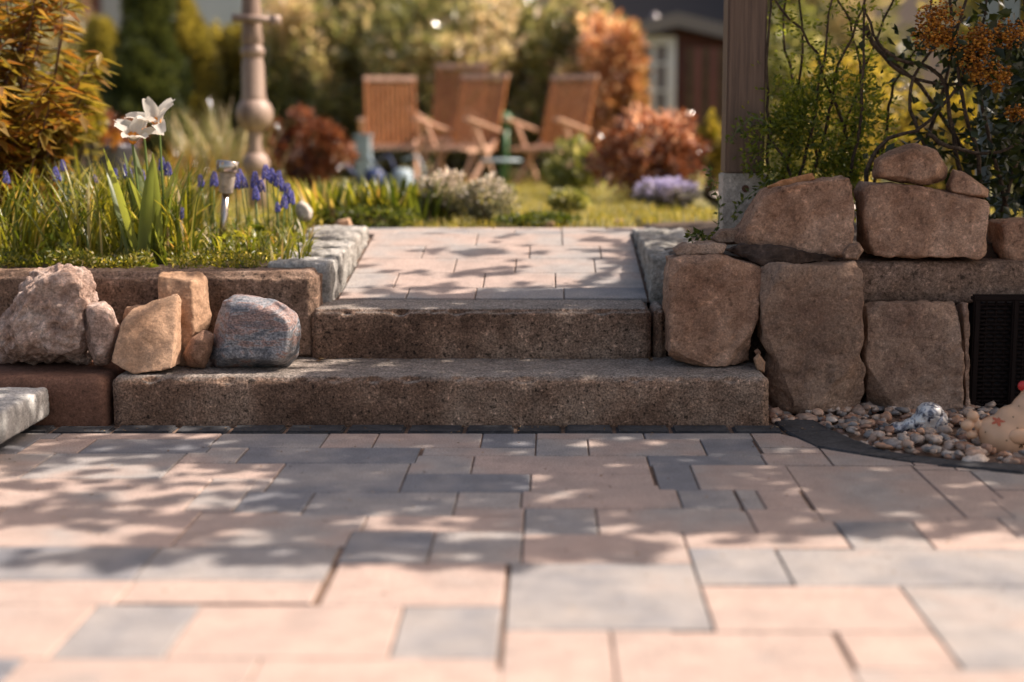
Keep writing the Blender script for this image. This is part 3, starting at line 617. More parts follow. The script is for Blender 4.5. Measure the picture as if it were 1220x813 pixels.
tag(npmesh('gravel', np.concatenate(VV), np.concatenate(FF), np.concatenate(AA), M['gravel']), 'mixed brown and cream pebbles at the foot of the right wall', 'gravel', kind='stuff')

def blobs(spheres, voxel):
    """union of ellipsoids (c, radii) remeshed into one skin"""
    mb = MB()
    for c, r in spheres:
        bm = bmesh.new(); bmesh.ops.create_icosphere(bm, subdivisions=3, radius=1); mb.add([Vector(c)+Vector((v.co.x*r[0], v.co.y*r[1], v.co.z*r[2])) for v in bm.verts], [[v.index for v in f.verts] for f in bm.faces]); bm.free()
    return remeshed(mb, voxel)
M['terracotta'] = plain('peach_glazed_clay', (.72, .45, .28), .35, var=.08, scale=18)
M['redpaint'] = plain('red_paint', (.55, .03, .03), .35); M['orangepaint'] = plain('orange_red_paint', (.50, .12, .06), .4); M['brownpaint'] = plain('brown_paint', (.10, .05, .02), .5)
HY = 3.98
b0 = W(1190, 553, HY); hen = thing('hen_figurine', 'peach clay hen with painted flowers standing in the pebbles', 'figurine', (b0.x, HY, .012))
def hp(px, py, dy=0): p = W(px, py, HY); p.y += dy; return p
sp = [(hp(1196, 521), (.070, .064, .066)), (hp(1213, 508), (.064, .056, .062)), (hp(1224, 490), (.048, .044, .055)), (hp(1232, 470), (.037, .035, .048)), (hp(1238, 452), (.032, .031, .036)),
      (hp(1240, 438), (.031, .03, .031)), (hp(1203, 500), (.045, .042, .042)), (hp(1183, 514), (.045, .045, .045)), (hp(1170, 507), (.016, .015, .018))]
me = blobs(sp, .0035); body = finish(me, 'body', M['terracotta'], hen, .0, 5, 22)
tail = blobs([(hp(1159, 496), (.018, .015, .016)), (hp(1152, 507), (.019, .016, .016)), (hp(1158, 518), (.018, .015, .013)), (hp(1166, 507), (.014, .014, .016))], .0025)
finish(tail, 'tail', M['terracotta'], hen, 0, 5, 4)
wing = blobs([(hp(1207, 515, -.058), (.034, .012, .023)), (hp(1220, 510, -.056), (.02, .010, .014))], .0025); finish(wing, 'wing', M['terracotta'], hen, 0, 5, 5)
comb = blobs([(hp(1228, 425), (.011, .007, .013)), (hp(1236, 422), (.011, .007, .013)), (hp(1244, 424), (.011, .007, .013))], .0025); finish(comb, 'comb', M['redpaint'], hen, 0, 5, 2)
comb = blobs([(hp(1218, 460, 0), (.014, .010, .015))], .0025); finish(comb, 'bow', M['redpaint'], hen, 0, 5, 2)
mb = MB(); mb.tube([hp(1253, 442), hp(1262, 445), hp(1268, 447)], [.012, .007, .001], 8); mb.build('beak', M['orangeslab'], hen, True)
bme = body.data; bv = BVHTree.FromPolygons([v.co.copy() for v in bme.vertices], [p.vertices[:] for p in bme.polygons]); hl = Vector(hen.location)
def decal(px, py, r, pet, mat):
    t = hp(px, py)-hl; o = Vector((0, 0, CAM_H))-hl; d = (t-o).normalized(); hit, no, _, _ = bv.ray_cast(o, d)
    if hit is None: return
    u = no.orthogonal().normalized(); v = no.cross(u); mb = MB(); c = hit+no*.0012
    n = pet*8; ring_ = []
    for k in range(n):
        an = 2*math.pi*k/n; rd = r*(.70+.30*math.cos(pet*an)); ring_.append(c+(u*math.cos(an)+v*math.sin(an))*rd)
    vs = [c+no*.0006]+ring_; mb.add([q+hl for q in vs], [(0, 1+k, 1+(k+1) % n) for k in range(n)])
    mb.build('painted_flower', mat, hen)
decal(1189, 502, .020, 5, M['orangepaint']); decal(1171, 532, .011, 5, M['brownpaint']); decal(1217, 530, .012, 5, M['brownpaint'])
for p in ((1214, 484), (1207, 497), (1174, 515), (1199, 525), (1212, 510)): decal(*p, .0028, 4, M['brownpaint'])
def mottled():
    m, t, b, N, L = newmat('silver_mottled_paint'); tc = N('ShaderNodeTexCoord'); n = N('ShaderNodeTexNoise'); n.inputs['Scale'].default_value = 45; n.inputs['Detail'].default_value = 5
    n.inputs['Distortion'].default_value = 1.; L(tc.outputs['Object'], n.inputs[0]); r = ramp(N, [(.36, (.03, .03, .045)), (.45, (.30, .31, .36)), (.55, (.75, .74, .72))]); L(n.outputs[0], r.inputs[0])
    L(r.outputs[0], b.inputs['Base Color']); b.inputs['Roughness'].default_value = .35; b.inputs['Metallic'].default_value = .25
    bp = N('ShaderNodeBump'); bp.inputs['Distance'].default_value = .004; L(n.outputs[0], bp.inputs['Height']); L(bp.outputs[0], b.inputs['Normal']); return m
M['mottled'] = mottled(); FY = 4.2
fp = lambda x, y, dy=0: W(x, y, FY+dy)
fg = thing('bird_figurine', 'mottled silver bird figurine lying among the pebbles', 'figurine', (fp(1095, 520).x, FY, 0))
finish(blobs([(fp(1107, 493), (.042, .038, .036)), (fp(1116, 503), (.034, .034, .044)), (fp(1098, 503), (.036, .033, .030))], .003), 'body', M['mottled'], fg, .004, 25, 3)
finish(blobs([(fp(1085, 506), (.030, .024, .020)), (fp(1071, 510), (.030, .024, .018)), (fp(1093, 500), (.022, .022, .020)), (fp(1060, 512), (.018, .018, .012))], .003), 'tail', M['mottled'], fg, .003, 25, 3)
finish(blobs([(fp(1102, 520, -.02), (.010, .008, .022)), (fp(1094, 515, -.02), (.018, .008, .012))], .0025), 'wing', M['mottled'], fg, .002, 25, 2)
# wicker box
M['wicker'] = plain('dark_rattan', (.013, .008, .007), .8, spec=.15)
wl = W(1156, 490, 4.52).x; wb = thing('wicker_planter', 'dark woven rattan box in the right corner by the hen', 'planter', (wl+.35, 4.8, 0))
zt = W(1156, 357, 4.52).z; mb = MB(); mb.box((wl+.35, 4.78, zt/2), (.66, .48, zt-.03), bev=.02); mb.build('liner', M['dark'], wb)
mb = MB(); nrow = 26
for k in range(nrow):
    z = .01+(zt-.02)*k/nrow+.005
    pts = []; nseg = 44
    for q in range(nseg+1):
        x = wl+.01+.68*q/nseg; pts.append((x, 4.535+.006*(1 if (q+k) % 2 else -1), z))
    mb.tube(pts, .0052, 5)
mb.build('weave', M['wicker'], wb, True)
mb = MB()
for q in range(23): mb.tube([(wl+.01+.68*q*2/44, 4.536, .0), (wl+.01+.68*q*2/44, 4.536, zt)], .004, 5)
mb.box((wl+.35, 4.53, zt+.004), (.72, .03, .022), bev=.006); mb.box((wl+.008, 4.53, zt/2), (.022, .024, zt), bev=.005); mb.box((wl+.13, 4.522, zt/2), (.02, .02, zt), bev=.005)
mb.build('frame', M['wicker'], wb)

# ---------------------------------------------------------------- post on its cast concrete foot
PY = 5.0
pl, pr = W(865.5, 120, PY).x, W(912, 120, PY).x; pc = (pl+pr)/2; pw = pr-pl
post = thing('wooden_post', 'weathered brown square post on a grey cast concrete foot', 'post', (pc, PY+pw/2, .45))
zb = W(890, 207, PY).z; mb = MB(); mb.box((pc, PY+pw/2, (zb+2.9)/2), (pw, pw, 2.9-zb), bev=.006); mb.build('shaft', M['post'], post)
mb = MB(); mb.box((pc+.003, PY+pw/2, (zb+.40)/2), (pw+.018, pw+.018, zb-.40), bev=.005); ft = mb.build('foot', M['castfoot'], post)
bp_ = W(888, 225, PY-.01); mb = MB(); mb.tube([(bp_.x, PY-.008, bp_.z), (bp_.x, PY-.012, bp_.z)], .013, 16); mb.tube([(bp_.x, PY-.012, bp_.z), (bp_.x, PY-.020, bp_.z)], .0075, 6)
mb.build('bolt', M['redkerb'], ft)

# ---------------------------------------------------------------- leaves materials
M['leaf_vine'] = leafmat('vine_leaf', [(0, (.012, .020, .007)), (.5, (.035, .05, .014)), (1, (.11, .13, .03))], rough=.4, trans=.3)
M['leaf_green'] = leafmat('green_leaf', [(0, (.03, .05, .012)), (.6, (.09, .12, .025)), (1, (.17, .19, .04))])
M['leaf_fresh'] = leafmat('fresh_leaf', [(0, (.05, .08, .015)), (.5, (.14, .18, .03)), (1, (.30, .30, .05))], trans=.55, tcol=1.8)
M['leaf_strap'] = leafmat('strap_leaf', [(0, (.03, .05, .012)), (.3, (.10, .13, .025)), (.6, (.19, .20, .035)), (.85, (.32, .29, .07)), (.93, (.60, .54, .36)), (1, (.34, .21, .10))], rough=.3, trans=.5, tcol=1.8, yellow=(1.2, 1.05, .35))  # near-white stop paints light glints on some blades
M['leaf_tulip'] = leafmat('tulip_leaf', [(0, (.14, .18, .07)), (1, (.24, .27, .09))], rough=.35, trans=.45, tcol=1.9, yellow=(1.2, 1.1, .4))
M['leaf_yellow'] = leafmat('yellow_leaf', [(0, (.10, .10, .02)), (.5, (.24, .21, .04)), (1, (.46, .36, .08))], trans=.45, tcol=1.4)
M['leaf_red'] = leafmat('bronze_leaf', [(0, (.07, .05, .014)), (.35, (.16, .13, .03)), (.6, (.24, .10, .03)), (.8, (.22, .19, .045)), (1, (.42, .24, .11))], rough=.22, spec=.8, trans=.4)
M['leaf_copper'] = leafmat('copper_leaf', [(0, (.035, .014, .01)), (.5, (.16, .058, .028)), (.93, (.32, .15, .085)), (1, (.80, .60, .48))], rough=.14, spec=.9, trans=.32, yellow=(1.2, .9, .6))  # palest stop stands in for sun glints on a few leaves
M['leaf_mixed'] = leafmat('olive_bronze_leaf', [(0, (.10, .10, .035)), (.45, (.24, .25, .11)), (.7, (.38, .34, .19)), (.93, (.54, .40, .29)), (1, (.88, .76, .64))], rough=.14, spec=.9, trans=.4, yellow=(1.1, 1.05, .7))  # last stop: bright sparkle put into the leaf colour
M['leaf_rust'] = leafmat('rust_leaf', [(0, (.07, .045, .02)), (.4, (.25, .17, .06)), (.7, (.40, .20, .10)), (.93, (.50, .28, .17)), (1, (.82, .64, .50))], rough=.16, spec=.9, trans=.4, yellow=(1.15, 1., .6))  # pale end colour is painted sparkle
M['leaf_conifer'] = leafmat('dark_conifer', [(0, (.02, .035, .02)), (1, (.10, .12, .05))], trans=.3)
M['leaf_golden'] = leafmat('golden_conifer', [(0, (.12, .12, .04)), (1, (.40, .35, .12))], trans=.4)
M['leaf_pale'] = leafmat('pale_leaf', [(0, (.10, .13, .04)), (.7, (.26, .28, .10)), (1, (.60, .58, .45))], trans=.4)
M['leaf_silver'] = leafmat('silver_leaf', [(0, (.09, .10, .05)), (.5, (.22, .22, .13)), (.8, (.40, .36, .30)), (1, (.72, .66, .62))], trans=.35, yellow=(1.1, 1, .8))
M['leaf_lilac'] = leafmat('lilac_petal', [(0, (.07, .08, .03)), (.4, (.16, .14, .10)), (.7, (.40, .36, .55)), (1, (.60, .55, .75))], trans=.35, yellow=(1, 1, 1))
M['grassfar'] = leafmat('lawn_grass', [(0, (.13, .14, .03)), (.6, (.27, .25, .06)), (1, (.42, .34, .13))], trans=.45)
M['orangeflower'] = leafmat('orange_floret', [(0, (.20, .07, .008)), (.6, (.48, .21, .02)), (1, (.70, .38, .05))], trans=.35, tcol=1.4, yellow=(1.1, .9, .5))
M['petal'] = leafmat('white_petal', [(0, (.66, .63, .57)), (1, (.78, .75, .70))], trans=.5, rough=.7, spec=.2, tcol=1., yellow=(1, .96, .9))
M['stamen'] = plain('orange_throat', (.80, .30, .03), .6)
M['blueflower'] = leafmat('grape_blue', [(0, (.04, .05, .24)), (.7, (.13, .13, .46)), (1, (.26, .24, .56))], trans=.15, rough=.5, yellow=(1, 1, 1))
M['flower_yellow'] = leafmat('forsythia_yellow', [(0, (.14, .13, .03)), (.5, (.42, .33, .05)), (1, (.66, .50, .12))], trans=.45, tcol=1.2, yellow=(1.05, 1, .6))

RN = .5; BOX = 0
def crown_pts(c, r, n, clump=3., thr=-.05, shell=.45, seed=0):
    """points spread through an ellipsoid, gated by noise so that gaps and clumps appear; returns points, outward dirs"""
    rng = np.random.default_rng(seed+100); out = []; dirs = []
    c = np.array(c); r = np.array(r); cells = None
    while len(out) < n:
        d = nrm(rng.normal(size=(4000, 3))); rad = (shell+(1-shell)*rng.random(4000)**.5)
        rad *= np.array([1+RN*noise.noise(Vector(q)*2.2+Vector((seed, 0, 0))) for q in d]); p = d*rad[:, None]
        if BOX: p = p*(1/np.maximum((np.abs(d)**4).sum(1)**.25, .3))[:, None]**BOX
        for q, dd in zip(p, d):
            wq = Vector(q*r)
            if noise.noise(wq*clump+Vector((0, seed*2.3, 0))) > thr or rng.random() < .12:
                out.append(q*r+c); dirs.append(dd)
                if len(out) >= n: break
    return np.array(out), np.array(dirs)
def crown(name, c, r, n, L, mat, parent, clump=3., thr=-.05, seed=0, shell=.45, aspect=.5, droop=.0, zmin=None, tone=None):
    P, D = crown_pts(c, r, n, clump, thr, shell, seed); rng = np.random.default_rng(seed)
    if zmin is not None: k = P[:, 2] > zmin; P = P[k]; D = D[k]
    d = D+rng.normal(size=P.shape)*.8+np.array([0, 0, .3-droop]); LL = L*(.6+.8*rng.random(len(P)))
    return leaves(name, P, d, LL, LL*aspect, mat, parent, rnd=tone(P) if tone else None)
def stems(name, base, tips, mat, parent, r0=.02, r1=.004, wob=.05, seg=6, seed=0):
    mb = MB(); rr = random.Random(seed); base = Vector(base)
    for t in tips:
        t = Vector(t); b = base+Vector((rr.uniform(-.06, .06), rr.uniform(-.06, .06), 0)); pts = []
        for q in range(seg+1):
            f = q/seg; p = b.lerp(t, f); p.z = b.z+(t.z-b.z)*f**.8
            pts.append(p+Vector([rr.uniform(-wob, wob)*math.sin(math.pi*f) for _ in range(3)]))
        mb.tube(pts, [r0+(r1-r0)*q/seg for q in range(seg+1)], 5)
    return mb.build(name, mat, parent, True)
def shrub(name, label, cat, px0, px1, py0, py1, Y, n, L, mat, seed=0, base_z=None, dy=None, group=None, clump=4., thr=-.05, aspect=.5, trunk=.02, shell=.4, leafname='foliage', tone=None):
    a = W(px0, py0, Y); b = W(px1, py1, Y); zb = base_z if base_z is not None else gz((a.x+b.x)/2, Y)
    cx = (a.x+b.x)/2; rx = (b.x-a.x)/2; zt_ = a.z; zl = max(b.z, zb+.02); cz = (zt_+zl)/2; rz_ = (zt_-zl)/2
    t = thing(name, label, cat, (cx, Y, zb), group)
    crown(leafname, (cx, Y, cz), (rx, dy or rx*.8, rz_), n, L, mat, t, clump, thr, seed, shell, aspect, tone=tone)
    rr = random.Random(seed); tips = [(cx+rr.uniform(-.7, .7)*rx, Y+rr.uniform(-.5, .5)*rx, cz+rr.uniform(-.3, .6)*rz_) for _ in range(9)]
    stems('stem', (cx, Y, zb-.02), tips, M['bark'], t, trunk, trunk*.25, seed=seed); return t

# ---------------------------------------------------------------- far background
def wallbox(mb, x0, x1, y0, y1, z0, z1): mb.box(((x0+x1)/2, (y0+y1)/2, (z0+z1)/2), (x1-x0, y1-y0, z1-z0))
M['paleblue'] = plain('pale_blue_render', (.50, .56, .62), .8, scale=3, var=.05); M['pinkwall'] = plain('pinkish_render', (.52, .40, .37), .8, scale=3, var=.08)
M['roof'] = plain('dark_tiles', (.035, .032, .035), .7, scale=8); M['redroof'] = plain('red_brown_tiles', (.13, .045, .03), .7, scale=8); M['verge'] = plain('grey_verge_board', (.20, .18, .165), .7)
# red-brown garden house behind the shrubs
HYd = 18.; hA = W(690, 230, HYd); hB = W(1010, 230, HYd); z0 = gz(0, 18)-.02
hs = thing('garden_house', 'dark red-brown timber garden house with white window behind the hedge', 'house', ((hA.x+hB.x)/2, HYd+1.5, z0))
pk = W(805, 22, HYd); ez = W(905, 42, HYd).z; xl_, xr_ = hA.x-.2, W(980, 50, HYd).x; xm = pk.x
mb = MB(); mb.add([(xl_, HYd, z0), (xr_, HYd, z0), (xr_, HYd, ez-.3), (xm, HYd, pk.z-.14), (xl_, HYd, ez-.25), (xl_, HYd+3, z0), (xr_, HYd+3, z0), (xr_, HYd+3, ez-.3), (xm, HYd+3, pk.z-.14), (xl_, HYd+3, ez-.25)],
                  [(0, 1, 2, 3, 4), (9, 8, 7, 6, 5), (0, 5, 6, 1), (1, 6, 7, 2), (0, 4, 9, 5)]); mb.build('wall', M['shed'], hs)
for nm, x_, zz, mt in (('roof', xl_-.3, ez-.28, M['roof']), ('roof', xr_+.3, ez-.36, M['roof'])):
    mb = MB(); y0, y1 = HYd-.25, HYd+3.2
    mb.add([(xm, y0, pk.z-.06), (x_, y0, zz), (x_, y1, zz), (xm, y1, pk.z-.06), (xm, y0, pk.z+.04), (x_, y0, zz+.1), (x_, y1, zz+.1), (xm, y1, pk.z+.04)],
           [(0, 1, 2, 3), (7, 6, 5, 4), (0, 4, 5, 1), (3, 2, 6, 7), (1, 5, 6, 2), (0, 3, 7, 4)]); rf = mb.build(nm, mt, hs)
    mb = MB(); mb.add([(xm, y0-.03, pk.z-.12), (x_, y0-.03, zz-.06), (x_, y0-.03, zz+.11), (xm, y0-.03, pk.z+.05), (xm, y0-.003, pk.z-.12), (x_, y0-.003, zz-.06), (x_, y0-.003, zz+.11), (xm, y0-.003, pk.z+.05)],
                      [(0, 1, 2, 3), (7, 6, 5, 4), (0, 4, 5, 1), (3, 2, 6, 7), (1, 5, 6, 2)]); mb.build('verge_board', M['verge'], rf)
wa = W(752, 44, HYd); wb_ = W(803, 172, HYd); mb = MB(); cx = (wa.x+wb_.x)/2; wd = wb_.x-wa.x; hh = wa.z-wb_.z; cz = (wa.z+wb_.z)/2
for x_ in (wa.x+.05, wb_.x-.05): mb.box((x_, HYd-.03, cz), (.11, .07, hh))
for z_ in (wa.z-.05, wb_.z+.05): mb.box((cx, HYd-.032, z_), (wd-.22, .06, .11))
mb.box((cx, HYd-.03, cz), (.05, .04, hh-.22))
for f_ in (.25, .5, .75): mb.box((cx, HYd-.028, wb_.z+hh*f_), (wd-.22, .036, .035))
win = mb.build('window', M['white'], hs); mb = MB(); mb.box((cx, HYd-.012, cz), (wd-.2, .015, hh-.2)); mb.build('pane', M['glass'], win)
mb = MB(); ln = W(780, 27, HYd-.1); mb.lathe((ln.x, HYd-.12, ln.z-.1), [(.02, 0), (.07, .03), (.08, .14), (.03, .2), (.01, .22)], 12); mb.build('lantern', M['glass'], hs, True)
# board screen in front of its door
sc0 = W(818, 57, 16.8); sc1 = W(900, 190, 16.8); bs = thing('board_screen', 'striped screen of vertical reddish boards right of the house window', 'screen', ((sc0.x+sc1.x)/2, 16.8, gz(0, 16.8)))
M['boardA'] = woodmat('faded_red_board', (.10, .035, .03), (.17, .06, .05), 20); x = sc0.x; k = 0; mb = MB(); mb2 = MB()
while x < sc1.x:
    (mb if k % 2 else mb2).box((x+.045, 16.8, (sc0.z+gz(0, 16.8))/2), (.082, .03, sc0.z-gz(0, 16.8))); x += .09; k += 1
mb.build('board', M['boardA'], bs); mb2.build('board', M['bark'], bs)['label'] = 'darker boards of the screen'
# houses beyond
def far_house(label, x0, x1, Y, zw, zr, wallm, roofm, name='far_house'):
    t = thing(name, label, 'house', ((x0+x1)/2, Y+3, .38)); mb = MB(); wallbox(mb, x0, x1, Y, Y+6, .3, zw); mb.build('wall', wallm, t)
    mb = MB(); ym = Y+3; mb.add([(x0-.3, Y-.4, zw-.1), (x1+.3, Y-.4, zw-.1), (x1+.3, ym, zr), (x0-.3, ym, zr), (x0-.3, Y+6.4, zw-.1), (x1+.3, Y+6.4, zw-.1)], [(0, 1, 2, 3), (3, 2, 5, 4), (0, 3, 4), (1, 5, 2)])
    mb.build('roof', roofm, t); return t, mb
def far_window(t, px, py, Y, w_, h_):
    p = W(px, py, Y); mb = MB()
    for s in (-1, 1): mb.box((p.x+s*w_/2, Y-.02, p.z), (.08, .06, h_+.08)); mb.box((p.x, Y-.02, p.z+s*h_/2), (w_-.08, .06, .08))
    f = mb.build('window', M['white'], t); mb = MB(); mb.box((p.x, Y-.008, p.z), (w_-.06, .012, h_-.06)); mb.build('pane', M['glass'], f)
t, _ = far_house('pale blue rendered house behind the conifers at top left', W(103, 0, 26).x, W(290, 0, 26).x, 26, 5.2, 7.5, M['paleblue'], M['redroof']); far_window(t, 185, 5, 26, 1.0, 1.2)
t, _ = far_house('red brick house partly behind the bronze shrub at top left', W(20, 0, 25).x, W(99, 0, 25).x, 25, 5., 7, M['redroof'], M['roof'])
t, _ = far_house('low house with long red-brown roof above the hedge', W(550, 0, 24).x, W(990, 0, 24).x, 24, W(650, 22, 24).z, 5.6, M['redroof'], M['roof'])
t, _ = far_house('pale grey house front above the hedge left of centre', W(370, 0, 28).x, W(560, 0, 28).x, 28, 6, 8, M['paleblue'], M['redroof'])
t, _ = far_house('pinkish rendered house seen through the climbing branches at right', W(1000, 0, 23).x, W(1320, 0, 23).x, 23, 5.5, 8, M['pinkwall'], M['redroof'])

# conifers, shrubs
for (a, b, c, d, Y, mt, lab, sd) in ((140, 212, -70, 190, 14.5, 'leaf_conifer', 'dark narrow conifer between two golden ones', 1), (84, 162, 32, 190, 15, 'leaf_golden', 'golden rounded conifer left of the dark one', 2),
                                     (182, 256, 4, 190, 15, 'leaf_golden', 'golden green conifer right of the dark one', 3), (122, 210, 62, 190, 14, 'leaf_conifer', 'low dark green conifer spreading in front of the narrow one', 4)):
    p0 = W(a, c, Y); p1 = W(b, d, Y); cx = (p0.x+p1.x)/2; t = thing('conifer_tree', lab, 'tree', (cx, Y, .38), 'conifers at the back left')
    n = 9000; rng = np.random.default_rng(sd); zz = rng.random(n); an = rng.random(n)*6.283; rad = (1-zz**3)*(.45+.55*rng.random(n)**.5)*(p1.x-p0.x)/2*np.array([.95+.75*noise.noise(Vector((math.cos(a_)*1.6, math.sin(a_)*1.6, z_*5+sd*7))) for a_, z_ in zip(an, zz)])
    P = np.stack([cx+rad*np.cos(an), Y+rad*np.sin(an), .45+zz*(p0.z-.45)], 1); D = np.stack([np.cos(an), np.sin(an), .9+0*an], 1)+rng.normal(size=(n, 3))*.35
    leaves('foliage', P, D, .15, .05, M[mt], t, up=None); mb = MB(); mb.tube([(cx, Y, .35), (cx, Y, p0.z*.8)], [.07, .01], 7); mb.build('trunk', M['bark'], t, True)
SG = 'shrubs and small trees closing off the garden'
def tn(lo, hi, seed, c=.9):
    def f(P): return np.clip(lo+(hi-lo)*np.array([.5+.9*noise.noise(Vector(p)*c+Vector((seed, 0, 0))) for p in P])+RNG.normal(size=len(P))*.18, 0, 1)
    return f
big = [(300, 400, -8, 190, 15.0, 'leaf_mixed', 'greyish olive shrub behind the turned wooden pole', .05, .8), (375, 470, -40, 200, 15.5, 'leaf_mixed', 'dark olive shrub behind the leftmost chair', 0, .7),
       (450, 610, -8, 190, 14.8, 'leaf_mixed', 'broad bronze tinted shrub behind the middle chairs', .1, .82), (590, 710, 12, 190, 15.0, 'leaf_mixed', 'yellow green shrub behind the rightmost chair', .15, .85),
       (662, 742, 12, 215, 14.4, 'leaf_mixed', 'rounded pinkish green shrub left of the copper one', .45, 1), (700, 762, 30, 225, 13.8, 'leaf_rust', 'copper leaved shrub just left of the garden house window', .2, .95), (500, 660, 60, 225, 16.0, 'leaf_green', 'dark green shrub deep behind the chairs', 0, .4), (240, 330, 34, 200, 15.5, 'leaf_golden', 'loose yellow green shrub left of the wooden pole', 0, .8)]
RN = .5; BOX = .7
big += [(405, 520, 8, 190, 15.3, 'leaf_mixed', 'golden olive shrub between the dark olive and the broad bronze one', .2, .9), (545, 640, -5, 190, 15.6, 'leaf_mixed', 'rust tinged shrub above the gap beside the rightmost chair', .3, 1), (620, 730, 30, 215, 14.6, 'leaf_mixed', 'loose rust green shrub between hedge and copper shrub', .25, 1)]
for k, (a, b, c, d, Y, mt, lab, lo, hi) in enumerate(big):
    RN, BOX = .5, .8
    shrub('shrub', lab, 'shrub', a, b, c, d, Y, 6500, .10, M[mt], seed=30+k, group=SG, clump=3.2, thr=-.06, trunk=.05, shell=.3, tone=tn(lo, hi, k))
RN = .5; BOX = 0
shrub('shrub', 'low copper red shrub right of the wooden pole', 'shrub', 315, 415, 138, 215, 11., 2600, .062, M['leaf_copper'], seed=41, group=SG, clump=6, tone=tn(.1, .9, 3, 3))
shrub('shrub', 'rounded copper red bush in front of the garden house', 'shrub', 708, 834, 133, 250, 9.2, 3600, .052, M['leaf_copper'], seed=42, group=SG, clump=7, tone=tn(.05, .95, 5, 3))
shrub('shrub', 'light green bush with pale blossom beside the rightmost chair', 'shrub', 652, 716, 172, 246, 10., 2000, .05, M['leaf_pale'], seed=43, group=SG, clump=7)
shrub('shrub', 'small yellow green shrub left of the wooden post', 'shrub', 832, 872, 140, 215, 9.6, 1300, .04, M['leaf_yellow'], seed=44, group=SG, clump=7)
shrub('flower_cushion', 'cushion of lilac flowers at the lawn edge on the right', 'plant', 757, 832, 214, 262, 8., 1700, .026, M['leaf_lilac'], seed=45, clump=10, tone=lambda P: np.clip((P[:, 2]-.47)/.16+RNG.normal(size=len(P))*.2, 0, 1))
shrub('shrub', 'yellow green shrub behind the bronze shrub on the left', 'shrub', 55, 118, 70, 185, 7.6, 2600, .05, M['leaf_yellow'], seed=46, group=SG, clump=6)
shrub('shrub', 'bright yellow flowering shrub behind the climber on the right', 'shrub', 935, 1085, 55, 240, 8.0, 3000, .045, M['flower_yellow'], seed=47, group=SG, clump=5, thr=.12)
shrub('shrub', 'yellow orange shrub low behind the orange flowering bush', 'shrub', 1060, 1185, 95, 250, 7.6, 3000, .045, M['leaf_yellow'], seed=48, group=SG, clump=5)
shrub('shrub', 'pale green shrub behind the twigs right of the post', 'shrub', 905, 985, 20, 225, 10.5, 4200, .06, M['leaf_pale'], seed=49, group=SG, clump=4)
shrub('shrub', 'dark evergreen bush filling the right edge behind the rattan box', 'shrub', 1204, 1330, 20, 330, 5.6, 7500, .05, M['leaf_vine'], seed=50, group=SG, clump=5, dy=.35, tone=lambda P: RNG.random(len(P))*.35)
# trees beyond the houses and round the back, so that no bare horizon shows
for k, (x, Y, h, r_, mt, lab) in enumerate(((-9, 21, 5, 2.4, 'leaf_mixed', 'tall olive tree at the far left'), (-4.5, 30, 7, 3, 'leaf_green', 'green tree rising between the far houses at left'), (3.6, 19.5, 3.2, 1.1, 'leaf_mixed', 'small tree right behind the garden house'),
                                      (8.8, 19, 5, 2.6, 'leaf_green', 'green tree at the far right behind the climbing plants'), (5.2, 14.5, 2.9, 1.3, 'leaf_golden', 'yellow green small tree behind the twiggy climber'))):
    t = thing('tree', lab, 'tree', (x, Y, .38), 'trees round the garden'); crown('crown', (x, Y, h*.62), (r_, r_, h*.48), 6500, .15, M[mt], t, 1.4, -.1, 60+k, .3, tone=tn(0, .8, k))
    mb = MB(); mb.tube([(x, Y, .3), (x+.05, Y, h*.4), (x, Y, h*.8)], [.16, .1, .03], 8)
    for q in range(5):
        an = q*1.3; mb.tube([(x, Y, h*.35+q*.1), (x+math.cos(an)*r_*.4, Y+math.sin(an)*r_*.4, h*.6), (x+math.cos(an)*r_*.7, Y+math.sin(an)*r_*.7, h*.8)], [.06, .04, .01], 6)
    mb.build('trunk', M['bark'], t, True)
# paved garden walk to the right
mb = MB(); zz = gz(0, 9); mb.add([(.9, 6.5, gz(.9, 6.5)+.03), (2.0, 6.5, gz(2., 6.5)+.03), (2.1, 11, gz(0, 11)+.03), (1.15, 11, gz(0, 11)+.03)], [(0, 1, 2, 3)]); struct(mb.build('garden_walk', M['castfoot']))
# ornamental grass
def clump(name, label, px, py, Y, n, L, Wd, bend, mat, spread=.06, seed=0, group=None, cat='plant', z=None):
    p = W(px, py, Y); z = gz(p.x, Y) if z is None else z; rng = np.random.default_rng(seed); t = thing(name, label, cat, (p.x, Y, z), group)
    B = np.stack([p.x+rng.normal(size=n)*spread, Y+rng.normal(size=n)*spread, np.full(n, z)], 1)
    blades('leaf_tuft', B, rng.random(n)*6.283, L*(.6+.6*rng.random(n)), Wd*(.7+.6*rng.random(n)), bend*(.3+rng.random(n)), M[mat], t, lean=.1+.25*rng.random(n)); return t
clump('ornamental_grass', 'tall loose grass tuft left of the wooden pole', 262, 200, 9.5, 300, .62, .008, 1.0, 'leaf_mixed', .12, 1)
clump('ornamental_grass', 'dry brownish grass tuft in front of the tall loose one', 225, 200, 9., 160, .40, .012, 1.2, 'leaf_red', .14, 2)

# lawn grass
rng = np.random.default_rng(5); n = 30000; X = rng.uniform(-3.2, 2.6, n); Yv = 6.4+rng.random(n)**1.3*7.5
k = ~((X > .85) & (X < 2.1) & (Yv < 11)); X = X[k]; Yv = Yv[k]; n = len(X)
B = np.stack([X, Yv, [gz(a, b) for a, b in zip(X, Yv)]], 1)
tag(blades('lawn_grass', B, rng.random(n)*6.283, .025+.03*rng.random(n), .005, 1.2, M['grassfar'], seg=2), 'short sunlit lawn grass beyond the flower beds', 'grass', kind='stuff')

